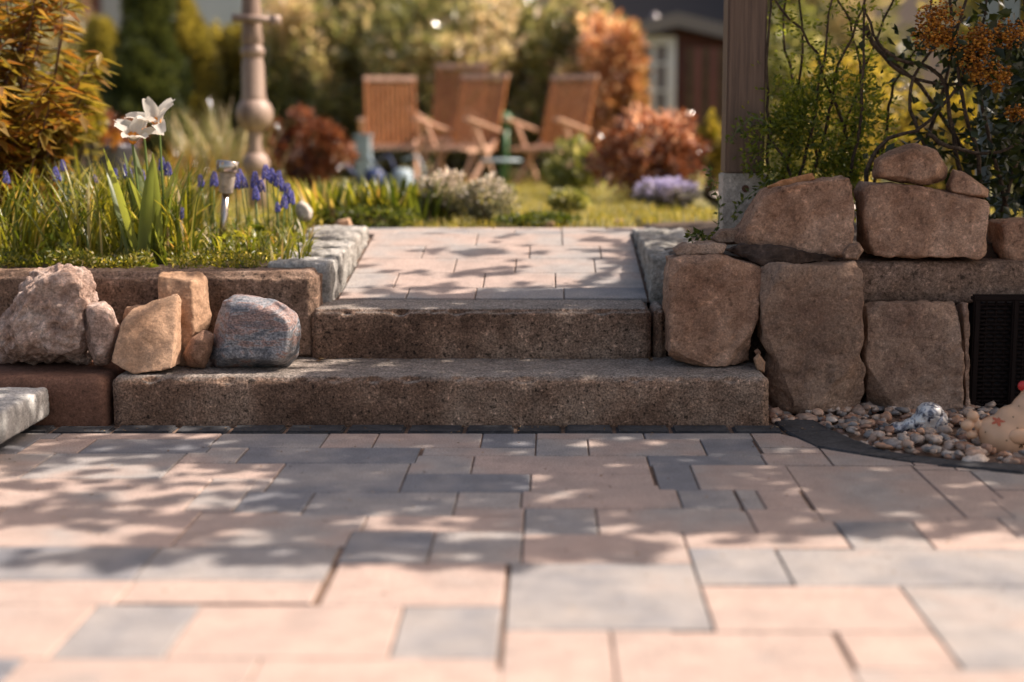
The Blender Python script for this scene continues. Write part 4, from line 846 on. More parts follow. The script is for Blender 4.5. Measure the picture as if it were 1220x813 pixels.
# ---------------------------------------------------------------- teak chairs
M['teak_lit'] = woodmat('sunlit_teak', (.46, .27, .18), (.66, .44, .33), scale=30, rough=.35)  # same teak, lighter: sunlight on arms, seat, rails and legs painted into the colour
def make_chair():
    t = thing('garden_chair', 'x', 'chair', (0, 0, 0), 'teak folding chairs on the lawn')
    m = M['teak']; tilt = R(17); sw = .50
    bs_, bh = Vector((0, .22, .38)), .84; ax = Vector((0, math.sin(tilt), math.cos(tilt)))
    mb = MB()                                        # slatted back
    for k in range(9): c = bs_+ax*(bh*.5)+Vector(((k-4)*.047, 0, 0)); mb.box(c, (.029, .014, bh-.10), rx=-tilt)
    mb.build('back_slats', m, t)
    for s in (-1, 1): mb = MB(); mb.box(bs_+ax*(bh*.5)+Vector((s*.235, 0, 0)), (.035, .03, bh), rx=-tilt, bev=.004); mb.build('back_post', m, t)
    mb = MB(); mb.box(bs_+ax*(bh+.005), (.52, .034, .06), rx=-tilt, bev=.006); mb.build('top_rail', M['teak_lit'], t)
    mb = MB()
    for k in range(10): mb.box((0, -.32+k*.058, .405+.004*k), (.48, .046, .018))
    mb.build('seat', M['teak_lit'], t)
    for s in (-1, 1):
        mb = MB(); mb.box((s*.235, 0, .40), (.025, .48, .045), rx=.05); mb.build('seat_rail', M['teak_lit'], t)
        mb = MB(); mb.box((s*.275, -.03, .66), (.075, .60, .03), rx=-R(13), bev=.006); mb.build('armrest', M['teak_lit'], t)
        mb = MB(); mb.tube([(s*.262, -.16, .68), (s*.262, .24, 0)], .021, 4); mb.build('leg', M['teak_lit'], t)
        mb = MB(); mb.tube([(s*.237, .26, .5), (s*.237, -.24, 0)], .021, 4); mb.build('leg', M['teak_lit'], t)
    mb = MB(); mb.tube([(-.24, -.16, .09), (.24, -.16, .09)], .012, 6); mb.build('stretcher', m, t)
    return t
ch = make_chair(); chs = [(466, 12.7, .12, 'leftmost teak chair, facing the steps squarely'), (547, 12.2, -.50, 'teak chair in front of another one in the middle of the row'),
                          (533, 13.7, -.25, 'middle teak chair standing furthest back, mostly hidden'), (654, 12.4, -.55, 'rightmost teak chair, turned to the left')]
for k, (px, Y, rz_, lab) in enumerate(chs):
    o = ch if k == 0 else copy_tree(ch); p = W(px, 150, Y); o.location = (p.x, Y, gz(p.x, Y)); o.rotation_euler.z = rz_; o.scale = (.92, .92, .79) if k != 2 else (1., 1., .93); o['label'] = lab
# side table, bag, ball under/between chairs
p = W(597, 193, 11.6); t = thing('side_table', 'small round table with green stem between the right chairs', 'table', (p.x, 11.6, gz(0, 11.6)))
M['greenpaint'] = plain('green_metal', (.05, .14, .05), .4); M['bluegrey'] = plain('blue_grey_top', (.30, .38, .42), .35)
mb = MB(); mb.lathe((p.x, 11.6, p.z), [(.16, 0), (.17, .01), (.16, .022)], 24); mb.build('table_top', M['bluegrey'], t, True)
mb = MB(); mb.tube([(p.x, 11.6, gz(0, 11.6)), (p.x, 11.6, p.z)], .016, 8); mb.build('stem', M['greenpaint'], t, True)
mb = MB(); mb.lathe((p.x, 11.6, gz(0, 11.6)), [(.13, 0), (.12, .02), (.02, .03)], 20); mb.build('base', M['greenpaint'], t, True)
t = thing('parasol_stand', 'dark green pole with finial standing between the right chairs', 'pole', (W(602, 150, 12.9).x, 12.9, gz(0, 12.9)))
mb = MB(); mb.tube([t.location, W(602, 150, 12.9)], .028, 8); mb.build('pole', M['greenpaint'], t, True); q = W(602, 147, 12.9); mb = MB(); mb.lathe((q.x, 12.9, q.z-.05), [(.03, 0), (.07, .04), (.07, .1), (.02, .15)], 12); mb.build('finial', M['greenpaint'], t, True)
BLU = plain('dark_blue_plastic', (.03, .05, .14), .4); LB = plain('pale_blue_plastic', (.33, .42, .48), .4)
q = W(433, 178, 12.2); t = thing('storage_box', 'grey blue box beside the leftmost chair', 'box', (q.x, 12.2, gz(0, 12.2))); mb = MB(); mb.box((q.x, 12.2, (q.z+.1+gz(0, 12))/2), (.12, .2, q.z+.1-gz(0, 12)), bev=.01); mb.build('body', M['bluegrey'], t); mb = MB(); mb.box((q.x, 12.2, q.z+.11), (.14, .22, .03), bev=.008); mb.build('lid', M['bluegrey'], t)
for px, c_, lab in ((446, BLU, 'dark blue watering can under the leftmost chair'), (480, LB, 'pale blue watering can right of the dark blue one')):
    q = W(px, 205, 11.3); zg = gz(0, 11.3); t = thing('watering_can', lab, 'watering can', (q.x, 11.3, zg))
    mb = MB(); mb.lathe((q.x, 11.3, zg), [(.08, 0), (.09, .02), (.08, .14), (.05, .17)], 16); mb.build('body', c_, t, True)
    mb = MB(); mb.tube([(q.x-.09, 11.3, zg+.05), (q.x-.2, 11.3, zg+.17), (q.x-.27, 11.3, zg+.26)], [.025, .015, .02], 8); mb.build('spout', c_, t, True)
    mb = MB(); mb.tube([(q.x+.1, 11.3, zg+.05), (q.x+.17, 11.3, zg+.15), (q.x+.12, 11.3, zg+.27), (q.x, 11.3, zg+.24)], .011, 7); mb.build('handle', c_, t, True)
# terracotta pot with orange flowers
q = W(122, 150, 8.6); zg = gz(q.x, 8.6); t = thing('flower_pot', 'dark bowl with an orange bloom behind the white tulips', 'pot', (q.x, 8.6, zg))
mb = MB(); mb.lathe((q.x, 8.6, zg), [(.10, 0), (.16, .12), (.20, .34), (.21, .36), (.19, .37)], 24); mb.build('bowl', plain('dark_blue_glaze', (.06, .06, .08), .25), t, True)
crown('foliage', (q.x, 8.6, zg+.42), (.22, .2, .13), 500, .05, M['leaf_copper'], t, 6, -.2, 3); crown('flower', (q.x+.10, 8.45, zg+.40), (.055, .05, .05), 160, .03, M['orangeflower'], t, 9, -1, 4)

# ---------------------------------------------------------------- turned wooden pole
SY = 8.0; sx = W(303, 130, SY).x; zg = gz(sx, SY); sc_ = SY/FPX
t = thing('wooden_garden_pole', 'carved wooden pole of stacked balls with a cross peg', 'sculpture', (sx, SY, zg))
def zpx(y): return W(303, y, SY).z
def ballprof(r, n=12): return [(r*math.sin(math.pi*k/n), -r*math.cos(math.pi*k/n)) for k in range(n+1)]
for y, r_ in ((136, .104), (196, .078), (62, .068)):
    mb = MB(); mb.lathe((sx, SY, zpx(y)), [(a, b*(1. if y != 62 else .75)) for a, b in ballprof(r_)], 28); mb.build('ball', M['turned'], t, True)
mb = MB(); mb.lathe((sx, SY, 0), [(.05, zg-.02), (.05, zpx(212)), (.045, zpx(200)), (.05, zpx(190)), (.052, zpx(188)), (.034, zpx(172)), (.042, zpx(155)), (.06, zpx(125)), (.072, zpx(118)), (.066, zpx(114)), (.062, zpx(78)), (.055, zpx(72)), (.05, zpx(60)), (.05, zpx(54)), (.062, zpx(50)), (.052, zpx(34)), (.056, zpx(20)), (.05, zpx(2)), (.055, zpx(-25)), (.03, zpx(-40))], 20); mb.build('shaft', M['turned'], t, True)
mb = MB(); a = W(280, 22, SY); b = W(333, 26, SY); a.y -= .06; b.y -= .06; d = (b-a).normalized(); mb.tube([a, b], .021, 14); mb.tube([b-d*.03, b+d*.015], .031, 16); mb.build('peg', M['turned'], t, True)

# ---------------------------------------------------------------- solar lamp
LY = 5.22; lx = W(264, 300, LY); lt = W(272, 192, LY); t = thing('solar_lamp', 'steel solar stake lamp leaning in the flower bed', 'lamp', (lx.x, LY, gz(lx.x, LY)))
ax = (lt-lx).normalized(); q0 = ax.to_track_quat('Z', 'Y').to_matrix().to_4x4(); Ht = (lt-lx).length
def lath2(name, prof, mat, par, n=24):
    mb = MB(); mb.lathe((0, 0, 0), prof, n); Mx = Matrix.Translation(lx) @ q0; mb.v = [tuple(Mx @ Vector(v)) for v in mb.v]; return mb.build(name, mat, par, True)
lath2('stake', [(.0135, -.03), (.0135, Ht-.115)], M['steel'], t)
M['lens'] = plain('ribbed_clear_plastic', (.62, .52, .42), .25, var=.3, scale=60, trans=.4)
lath2('lens', [(.022, Ht-.118), (.026, Ht-.112), (.031, Ht-.045), (.031, Ht-.038)], M['lens'], t, 20)
lath2('cap', [(.040, Ht-.040), (.041, Ht-.038), (.041, Ht-.002), (.039, Ht), (.001, Ht+.001)], M['steel'], t)
# white ball stone
p = W(364, 252, 5.9); t = hull('ornament_stone', 'smooth white rounded stone beside the grape hyacinths', 'stone', ring([(352, 255), (352, 243), (358, 238), (367, 242), (374, 251), (372, 264), (356, 266)], 5.9, .08, .6, .6), M['castfoot'], seed=3, amp=.002, sm=14, voxel=.004)

# ---------------------------------------------------------------- flower bed left
# strap-leaf mass
def bed_blades(name, label, px0, px1, Y0, Y1, n, Lr, Wr, bend, mat, seed, z=None, lean=.35):
    rng = np.random.default_rng(seed); Yv = rng.uniform(Y0, Y1, n); X = (rng.uniform(px0, px1, n)-CXP)/FPX*Yv*1.01
    k = np.array([noise.noise(Vector((a*3, b*3, seed))) > -.25 for a, b in zip(X, Yv)]); X = X[k]; Yv = Yv[k]; n = len(X)
    B = np.stack([X, Yv, [gz(a, b)-.01 for a, b in zip(X, Yv)]], 1)
    return tag(blades(name, B, rng.random(n)*6.283, rng.uniform(*Lr, n), rng.uniform(*Wr, n), bend*(.2+rng.random(n)), M[mat], lean=lean*rng.random(n)), label, 'plants', kind='stuff')
bed_blades('strap_leaf_plants', 'long arching yellow green leaves on the left of the flower bed', -40, 235, 4.95, 6.2, 1500, (.20, .42), (.006, .013), 1.5, 'leaf_strap', 1)
bed_blades('bulb_foliage', 'short yellow green bulb foliage round the solar lamp', 190, 372, 4.90, 6.1, 1100, (.06, .17), (.005, .011), 1.8, 'leaf_strap', 2, lean=.6)
bed_blades('bulb_foliage', 'taller leaf blades in the back of the flower bed', 40, 260, 5.6, 6.5, 700, (.22, .34), (.007, .014), .9, 'leaf_strap', 3)
# low creeping ground cover at the kerb
rng = np.random.default_rng(9); n = 15000; X = rng.uniform(-3., -.97, n); Yv = 4.80+rng.random(n)**1.4*.6
k = np.array([noise.noise(Vector((a*5, b*5, 2))) > -.28 for a, b in zip(X, Yv)]); X = X[k]; Yv = Yv[k]; n = len(X)
P = np.stack([X, Yv, np.array([gz(a, b) for a, b in zip(X, Yv)])+rng.random(n)*.045*(1+np.array([noise.noise(Vector((a*7, b*7, 0))) for a, b in zip(X, Yv)]))], 1)
tag(leaves('ground_cover', P, rng.normal(size=(n, 3))+np.array([0, 0, .9]), .014+.01*rng.random(n), .008, M['leaf_strap'], rnd=np.clip(rng.random(n)*.8+(P[:, 0] > -1.7)*.15, 0, 1)), 'low creeping ground cover along the left kerb', 'ground cover', kind='stuff')
rng = np.random.default_rng(19); n = 900; X = rng.uniform(-2.6, -1.0, n); Yv = rng.uniform(4.85, 6.0, n); k = np.array([noise.noise(Vector((a*4, b*4, 8))) > .05 for a, b in zip(X, Yv)]); X = X[k]; Yv = Yv[k]; n = len(X)
P = np.stack([X, Yv, np.array([gz(a, b) for a, b in zip(X, Yv)])+rng.random(n)*.10], 1)
tag(leaves('low_leaves', P, rng.normal(size=(n, 3))*np.array([1, 1, .35])+np.array([0, 0, .25]), .04+.035*rng.random(n), .028, M['leaf_fresh']), 'broad low leaves among the blades of the flower bed', 'plants', kind='stuff')
# white open tulips
def tulip(label, bx, by, fx, fy, Yd, ph, size, nlv, seed, open_=1.15):
    rr = random.Random(seed); F_ = W(fx, fy, Yd); Bz = W(bx, by, Yd); z0 = gz(Bz.x, Yd)-.01; B_ = Vector((Bz.x, Yd, z0))
    t = thing('white_tulip', label, 'flower', B_, 'white tulips in the flower bed')
    mb = MB(); mb.tube([B_, B_.lerp(F_, .5)+Vector((.01, 0, 0)), F_-Vector((0, 0, .01)), F_], [.0045, .0042, .004, .005], 7); mb.build('stem', M['greenstem'], t, True)
    tiltv = Vector((rr.uniform(-.35, .35), -.55, 1)).normalized(); q = tiltv.to_track_quat('Z', 'Y').to_matrix()
    for k in range(6):
        an = ph+k*math.pi/3; ln = size*(1 if k % 2 else .9)*rr.uniform(.9, 1.1); op = open_*(1.15 if k % 2 else .75)*rr.uniform(.7, 1.25); wd = size*.42
        mb = MB(); pos = Vector((.004*math.cos(an), .004*math.sin(an), 0)); rows = []; sg = 8
        for s in range(sg+1):
            f_ = s/sg; el = math.pi/2-op*(.35+.85*f_) ; rd = Vector((math.cos(an), math.sin(an), 0)); d = rd*math.cos(el)+Vector((0, 0, 1))*math.sin(el); side = Vector((-math.sin(an), math.cos(an), 0))
            wv = wd*.5*(math.sin(math.pi*(.10+.78*f_))**.8); nn = d.cross(side)
            for c in (-1, -.5, 0, .5, 1): rows.append(pos+side*c*wv+(-nn)*(abs(c)**2*wv*-.45)+nn*.003*math.sin(f_*9+c*4+k))
            pos = pos+d*(ln/sg)
        fs = [(s*5+c, s*5+c+1, (s+1)*5+c+1, (s+1)*5+c) for s in range(sg) for c in range(4)]
        mb.add([F_+q @ v for v in rows], fs, rr.random()); mb.build('petal', M['petal'], t, True)
    mb = MB()
    for k in range(6):
        an = ph+k*1.05; mb.tube([F_, F_+q @ Vector((.016*math.cos(an), .016*math.sin(an), .034))], [.005, .005], 6)
    mb.tube([F_, F_+q @ Vector((0, 0, .012)), F_+q @ Vector((0, 0, .036))], [.012, .014, .006], 8); mb.build('stamen', M['stamen'], t, True)
    for k in range(nlv):
        h = [2.7, .5, -1.3, 3.9][k % 4]+rr.uniform(-.3, .3)
        blades('leaf', np.array([[B_.x+rr.uniform(-.015, .015), B_.y+rr.uniform(-.02, .02), z0]]), np.array([h]), np.array([rr.uniform(.30, .44)]), np.array([rr.uniform(.034, .050)]), np.array([rr.uniform(.15, .5)]), M['leaf_tulip'], t, seg=9, lean=rr.uniform(.12, .3), cup=.5)
tulip('white open tulip with orange throat, highest of the three', 192, 305, 190, 152, 5.0, .3, .115, 4, 1, 1.35)
tulip('white open tulip leaning left, lowest of the three blooms', 168, 305, 158, 170, 4.96, .9, .105, 4, 2, 1.4)
tulip('white tulip behind the other two, half open', 178, 300, 172, 162, 5.06, .1, .080, 2, 3, 1.)
# grape hyacinths
def hyacinth():
    t = thing('grape_hyacinth', 'x', 'flower', (0, 0, 0), 'blue grape hyacinths'); mb = MB(); mb.tube([(0, 0, -.16), (.002, 0, -.08), (0, 0, 0)], .0024, 5); mb.build('stem', M['greenstem'], t, True)
    rr = random.Random(4); mb = MB()
    for k in range(46):
        f_ = k/46; z = .002+f_*.050; an = k*2.4; rd = .0125*(1-.75*f_**2)+.0015; r_ = .0048*(1-.45*f_); bm = bmesh.new(); bmesh.ops.create_icosphere(bm, subdivisions=1, radius=r_)
        mb.add([(v.co.x+rd*math.cos(an), v.co.y+rd*math.sin(an), v.co.z*1.25+z) for v in bm.verts], [[v.index for v in f.verts] for f in bm.faces], rr.random()); bm.free()
    mb.build('flower_spike', M['blueflower'], t, True); return t
hy = hyacinth(); hl_ = [(8, 212, 5.3, 1.0, 'at the left edge of the bed'), (68, 208, 5.35, 1.1, 'among the arching leaves, in front of the bronze shrub'), (75, 198, 5.5, .9, 'just behind the one in front of the bronze shrub'),
     (114, 214, 5.6, .7, 'low between the arching leaves and the tulips'), (138, 208, 5.4, .9, 'first left of the tulip stems'), (153, 205, 5.42, 1.2, 'closest to the tulip stems on their left'), (169, 210, 5.5, 1., 'directly behind the tulip stems'),
     (193, 196, 5.6, 1.1, 'first right of the tulip stems'), (200, 202, 5.6, 1.1, 'second right of the tulip stems'), (219, 255, 5.1, .9, 'short and low between tulips and solar lamp'), (240, 216, 5.7, 1., 'small spike standing alone left of the solar lamp'),
     (255, 214, 5.65, 1.2, 'touching the left side of the solar lamp'), (281, 216, 5.6, 1.3, 'right beside the solar lamp head'), (287, 210, 5.65, 1.1, 'second to the right of the solar lamp'), (292, 218, 5.6, .9, 'third to the right of the solar lamp'),
     (304, 215, 5.6, 1.3, 'leftmost of the dense group by the white stone'), (312, 222, 5.65, 1., 'second in the dense group by the white stone'), (317, 206, 5.6, 1.25, 'tallest in the dense group by the white stone'), (325, 210, 5.62, 1.2, 'fourth in the dense group by the white stone'),
     (331, 214, 5.6, 1.3, 'fifth in the dense group by the white stone'), (337, 221, 5.65, 1., 'sixth in the dense group by the white stone'), (343, 228, 5.6, 1.2, 'second from right in the dense group by the white stone'), (347, 236, 5.6, 1.1, 'rightmost of the dense group by the white stone'),
     (305, 231, 5.45, 1.1, 'lower front left in the dense group by the white stone'), (338, 241, 5.45, 1.1, 'lower front right in the dense group by the white stone'), (331, 247, 5.4, .8, 'lowest of the dense group by the white stone')]
for k, (px, py, Y, s, lab) in enumerate(hl_):
    Y = 5.1+(Y-5.1)*.5
    o = hy if k == 0 else copy_tree(hy); p = W(px, py, Y); o.location = (p.x, Y, p.z-.022*s); o.scale = (s*.8, s*.8, s*.9); o.rotation_euler = (random.uniform(-.12, .12), random.uniform(-.12, .12), random.uniform(0, 6)); o['label'] = 'blue grape hyacinth spike '+lab
# bronze shrub at the left edge
t = thing('bronze_shrub', 'bronze and orange leaved shrub filling the upper left corner', 'shrub', (W(20, 200, 5.5).x, 5.5, gz(-2, 5.5))); rr = random.Random(8); mb = MB(); PP = []; DD = []; LL = []; UU = []; RRn = []
for k in range(46):
    b = W(rr.uniform(-60, 40), 225, 5.5); b.y = 5.5+rr.uniform(-.2, .3); b.z = gz(b.x, 5.5); e = W(rr.uniform(-70, 88), rr.uniform(-60, 175), 5.5); e.y = 5.5+rr.uniform(-.32, .32)
    pts = [b.lerp(e, f_)+Vector((0, 0, .12*math.sin(f_*3.14)))+Vector((rr.uniform(-.04, .04), rr.uniform(-.03, .03), 0)) for f_ in (0, .25, .5, .75, 1)]; mb.tube(pts, [.006, .005, .004, .003, .002], 5)
    for s in range(19):
        f_ = .2+.8*s/18; i = min(3, int(f_*4)); p = pts[i].lerp(pts[i+1], f_*4-i)
        for q in range(3):
            an = rr.uniform(0, 6.28); PP.append(p); DD.append((math.cos(an), math.sin(an)*.8, rr.uniform(-.55, .35))); UU.append((rr.uniform(-.3, .3), rr.uniform(-.3, .3), 1)); LL.append(rr.uniform(.07, .13)); RRn.append(min(1, max(0, rr.uniform(0, .7)+f_*.3)))
mb.build('stem', M['redstem'], t, True); leaves('foliage', np.array(PP), np.array(DD), np.array(LL), np.array(LL)*.31, M['leaf_red'], t, rnd=np.array(RRn), up=np.array(UU), fold=.3)
# leaf clumps behind, between the bed and the path
for k, (px, Y, n, L) in enumerate(((385, 6.6, 80, .22), (415, 6.8, 90, .20), (445, 6.6, 90, .22), (478, 6.7, 80, .23), (505, 6.9, 60, .17))):
    clump('bulb_clump', f'broad green bulb leaves, {["leftmost clump behind the white stone", "second clump left of the path", "middle clump left of the path", "clump with one tall yellow blade", "small clump beside the silvery cushion"][k]}', px, 260, Y, n, L, .022, .8, 'leaf_green' if k % 2 else 'leaf_strap', .07, 20+k, 'leafy bulb clumps behind the path')
for k, (a, b, c, d, Y) in enumerate(((498, 560, 204, 278, 6.85), (545, 612, 215, 280, 6.75))):
    shrub('silvery_cushion', ['silvery cushion plant with white blossom left of the next cushion', 'lower silvery cushion plant at the path end'][k], 'plant', a, b, c, d, Y, 1900, .022, M['leaf_silver'], seed=70+k, clump=12, trunk=.006, group='silvery cushion plants', tone=lambda P: np.clip((P[:, 2]-.46)/.22+RNG.normal(size=len(P))*.22, 0, 1))
for k, (a, b, c, d, Y, mt, lab) in enumerate(((380, 500, 248, 285, 6.45, 'leaf_green', 'dark leafy edging plant at the upper left end of the path'), (590, 690, 258, 281, 6.6, 'leaf_green', 'low dark plant at the end of the path'), (655, 700, 228, 258, 7.6, 'leaf_pale', 'small pale cushion plant on the lawn edge'))):
    shrub('edging_plant', lab, 'plant', a, b, c, d, Y, 1300, .025, M[mt], seed=80+k, clump=9, trunk=.006, group='low plants at the end of the path')
mb = MB(); rr = random.Random(2)
for k, (px, py, Y, r_) in enumerate(((410, 268, 6.2, .05), (738, 268, 6.7, .035), (655, 272, 6.5, .03))):
    p = W(px, py, Y); hull('rock', ['small pale rock behind the left edging stones', 'small grey rock on the lawn edge right of the path end', 'tiny rock at the end of the path'][k], 'rock', ring([(px-r_*FPX/Y, py+6), (px-r_*200, py-6), (px+r_*150, py-9), (px+r_*FPX/Y, py+6)], Y, r_*1.6), M['tan'], seed=90+k, voxel=.006)

# ---------------------------------------------------------------- right: twiggy climber, orange flowering shrub, trellis
def wtube(mb, pts, r0, r1, n=6, sub=4, rr=random, wob=.006):
    P = [W(*p) for p in pts]; out = []
    for i in range(len(P)-1):
        p0 = P[max(i-1, 0)]; p1 = P[i]; p2 = P[i+1]; p3 = P[min(i+2, len(P)-1)]
        for s in range(sub):
            u = s/sub; out.append(.5*((2*p1)+(-p0+p2)*u+(2*p0-5*p1+4*p2-p3)*u*u+(-p0+3*p1-3*p2+p3)*u**3)+Vector([rr.uniform(-wob, wob) for _ in range(3)]))
    out.append(P[-1]); m = len(out); mb.tube(out, [r0+(r1-r0)*k/(m-1) for k in range(m)], n); return out
cl = thing('climbing_shrub', 'twiggy climber with small fresh green leaves right of the post', 'climbing plant', (W(960, 215, 4.95).x, 4.95, gz(.95, 4.95))); rr = random.Random(14)
mb = MB(); paths = []
main = [[(940, 235, 4.98), (962, 180, 4.95), (975, 110, 4.95), (985, 40, 4.95), (1000, -40, 4.95)], [(960, 235, 5.0), (985, 150, 5.0), (1000, 80, 5.02), (1028, 10, 5.0), (1045, -40, 5.0)], [(1005, 235, 4.95), (1020, 170, 4.9), (1029, 90, 4.9), (1030, 20, 4.9), (1031, -50, 4.9)],
        [(985, 240, 5.05), (1012, 170, 5.05), (1025, 130, 5.05), (1022, 60, 5.05), (1000, 0, 5.05), (985, -40, 5.05)], [(1000, 235, 5.1), (1005, 160, 5.1), (1032, 75, 5.1), (1060, 10, 5.1), (1080, -40, 5.1)], [(930, 235, 5.05), (945, 150, 5.1), (955, 60, 5.1), (952, -40, 5.1)],
        [(1015, 180, 5.0), (990, 115, 5.0), (965, 50, 5.0), (920, 0, 5.0), (905, -30, 5.0)], [(912, 235, 4.98), (916, 170, 4.98), (914, 90, 5.0), (918, 10, 5.0), (915, -40, 5)], [(955, 235, 4.9), (925, 175, 4.93), (912, 150, 4.95)],
        [(1040, 230, 5.1), (1055, 160, 5.1), (1065, 100, 5.1), (1100, 45, 5.05), (1110, -20, 5.05)], [(985, 215, 5.0), (950, 120, 5.2), (935, 40, 5.2), (940, -30, 5.2)]]
for p in main: paths.append(wtube(mb, p, .0065, .003, rr=rr))
mb.build('stem', M['bark'], cl, True)
PP = []; DD = []
for pa in paths:
    for i in range(len(pa)-1):
        for q in range(5):
            p = pa[i].lerp(pa[i+1], rr.random()); an = rr.uniform(0, 6.28); d = Vector((math.cos(an), math.sin(an)*.6, rr.uniform(-.2, .7)))
            for s in range(rr.randint(1, 4)): PP.append(p+d*.018*s); DD.append(d+Vector((rr.uniform(-.8, .8), rr.uniform(-.8, .8), rr.uniform(-.6, .6))))
# dense lower mass of fine leaves
P2, D2 = crown_pts((W(965, 165, 4.98).x, 5.0, W(960, 168, 5).z), (.26, .16, .27), 5000, 9., .0, .1, 91); PP = np.concatenate([np.array([tuple(p) for p in PP]), P2]); DD = np.concatenate([np.array([tuple(d) for d in DD]), D2+RNG.normal(size=D2.shape)])
k = ~((PP[:, 0] < pr+.012) & (PP[:, 1] > PY-.02)); PP = PP[k]; DD = DD[k]
leaves('foliage', PP, DD, .016+.013*RNG.random(len(PP)), .010, M['leaf_fresh'], cl, rnd=np.clip(RNG.random(len(PP))*.8, 0, 1))
# a few leafy sprays hanging across the post foot and at the flake
mb = MB(); s1 = [wtube(mb, p, .0022, .001, 5, rr=rr) for p in ([(852, 290, 4.84), (858, 255, 4.85), (850, 225, 4.86), (846, 200, 4.87)], [(845, 290, 4.72), (838, 282, 4.7), (828, 278, 4.7), (822, 284, 4.68)], [(925, 212, 4.8), (905, 222, 4.84), (885, 240, 4.86), (872, 262, 4.84)], [(915, 150, 4.92), (895, 140, 4.92), (878, 155, 4.92), (870, 172, 4.92)])]
sp_ = thing('leafy_sprig', 'thin leafy sprigs in front of the post and its concrete foot', 'plant', W(850, 290, 4.8)); mb.build('stem', M['greenstem'], sp_, True); PP = []; DD = []
for pa in s1:
    for i in range(len(pa)):
        for q in range(3): PP.append(tuple(pa[i]+Vector((rr.uniform(-.01, .01), rr.uniform(-.01, .01), rr.uniform(-.01, .01))))); DD.append((rr.uniform(-1, 1), rr.uniform(-.5, .2), rr.uniform(-.5, 1)))
leaves('foliage', np.array(PP), np.array(DD), .022, .013, M['leaf_green'], sp_)
# orange flowering shrub
orr = thing('orange_flowering_shrub', 'dark leaved shrub with orange flower clusters at the right edge', 'shrub', (W(1150, 240, 4.95).x, 4.95, gz(1.5, 4.95))); mb = MB(); paths = []
for p in ([(1032, 232, 4.75), (1035, 195, 4.78), (1060, 165, 4.8), (1100, 150, 4.8), (1140, 105, 4.85), (1150, 80, 4.85)], [(1105, 160, 4.8), (1140, 178, 4.8), (1190, 182, 4.8), (1240, 150, 4.8)], [(1150, 240, 4.9), (1135, 160, 4.9), (1120, 90, 4.9), (1070, 70, 4.9), (1045, 50, 4.9), (1030, 10, 4.9)],
          [(1030, 30, 4.95), (1045, 60, 4.95), (1080, 90, 4.92), (1130, 100, 4.9), (1180, 95, 4.9)], [(1170, 250, 4.85), (1165, 190, 4.85), (1145, 110, 4.85), (1140, 40, 4.85), (1160, -30, 4.85)], [(1200, 250, 4.9), (1180, 170, 4.9), (1165, 90, 4.95), (1175, 0, 4.95)],
          [(1190, 260, 5.0), (1215, 170, 5.0), (1225, 60, 5.0), (1215, -30, 5.0)], [(1090, 200, 5.0), (1110, 150, 5.0), (1135, 60, 5.0), (1130, 0, 5.0), (1120, -40, 5.0)], [(1160, 200, 5.05), (1110, 120, 5.05), (1050, 60, 5.05), (1010, 20, 5.05)], [(1095, 225, 4.85), (1105, 185, 4.85), (1085, 130, 4.9), (1095, 80, 4.9), (1150, 20, 4.9)]):
    paths.append(wtube(mb, p, .0085, .004, rr=rr, wob=.004))
mb.build('stem', M['bark'], orr, True); PP = []; DD = []; LL = []
for (px, py, rx, ry, n) in ((1190, 60, 60, 70, 230), (1190, 170, 50, 60, 230), (1145, 70, 45, 45, 120), (1085, 60, 45, 30, 35), (1120, 150, 40, 50, 55), (1080, 190, 40, 30, 45), (1180, 230, 45, 35, 110), (1210, 120, 50, 90, 150)):
    for q in range(n): p = W(px+rr.gauss(0, .55)*rx, py+rr.gauss(0, .55)*ry, 4.9+rr.uniform(-.16, .22)); PP.append(tuple(p)); DD.append((rr.uniform(-1, 1), rr.uniform(-1, 1), rr.uniform(-.9, .3))); LL.append(rr.uniform(.03, .06))
leaves('foliage', np.array(PP), np.array(DD), np.array(LL), np.array(LL)*.55, M['leaf_vine'], orr, rnd=RNG.random(len(PP))*.5)
for k, (px, py, r_) in enumerate(((1118, 22, .075), (1108, 42, .06), (1162, 62, .085), (1170, 45, .06), (1203, 40, .065), (1190, 90, .05), (1188, 105, .022), (1212, 135, .04), (1165, 88, .05), (1128, 45, .045))):
    c = W(px, py, 4.78); fl = thing  # each cluster a part
    rng = np.random.default_rng(k); n = int(260*(r_/.06)**1.3); cc = nrm(rng.normal(size=(n, 3)))*(.25+.85*rng.random((n, 1)))*np.array([r_, r_*.7, r_*.8])+np.array(c); V_ = []; F_ = []; A_ = []
    for i, q in enumerate(cc):
        s = rng.uniform(.003, .0055); V_.append(IV[:42]*s*np.array([1, 1, .8])+q); F_.append(IF+i*len(IV)); A_.append(np.full(len(IF), rng.random()))
    npmesh('flower_cluster', np.concatenate(V_), np.concatenate(F_), np.concatenate(A_), M['orangeflower'], orr, True)
# trellis posts, pale teal
tr = thing('trellis', 'pale teal slatted trellis behind the orange flowering shrub', 'trellis', (W(1185, 300, 5.9).x, 5.9, gz(2, 5.9)))
for px in (1176, 1201, 1235, 1270): p = W(px, 100, 5.9); mb = MB(); mb.box((p.x, 5.9, 1.3), (.06, .03, 1.8), bev=.004); mb.build('slat', M['teal'], tr)
mb = MB(); p = W(1176, 0, 5.93); mb.box((p.x+.3, 5.925, 2.1), (.9, .02, .05)); mb.box((p.x+.3, 5.925, .6), (.9, .02, .05)); mb.build('rail', M['teal'], tr)

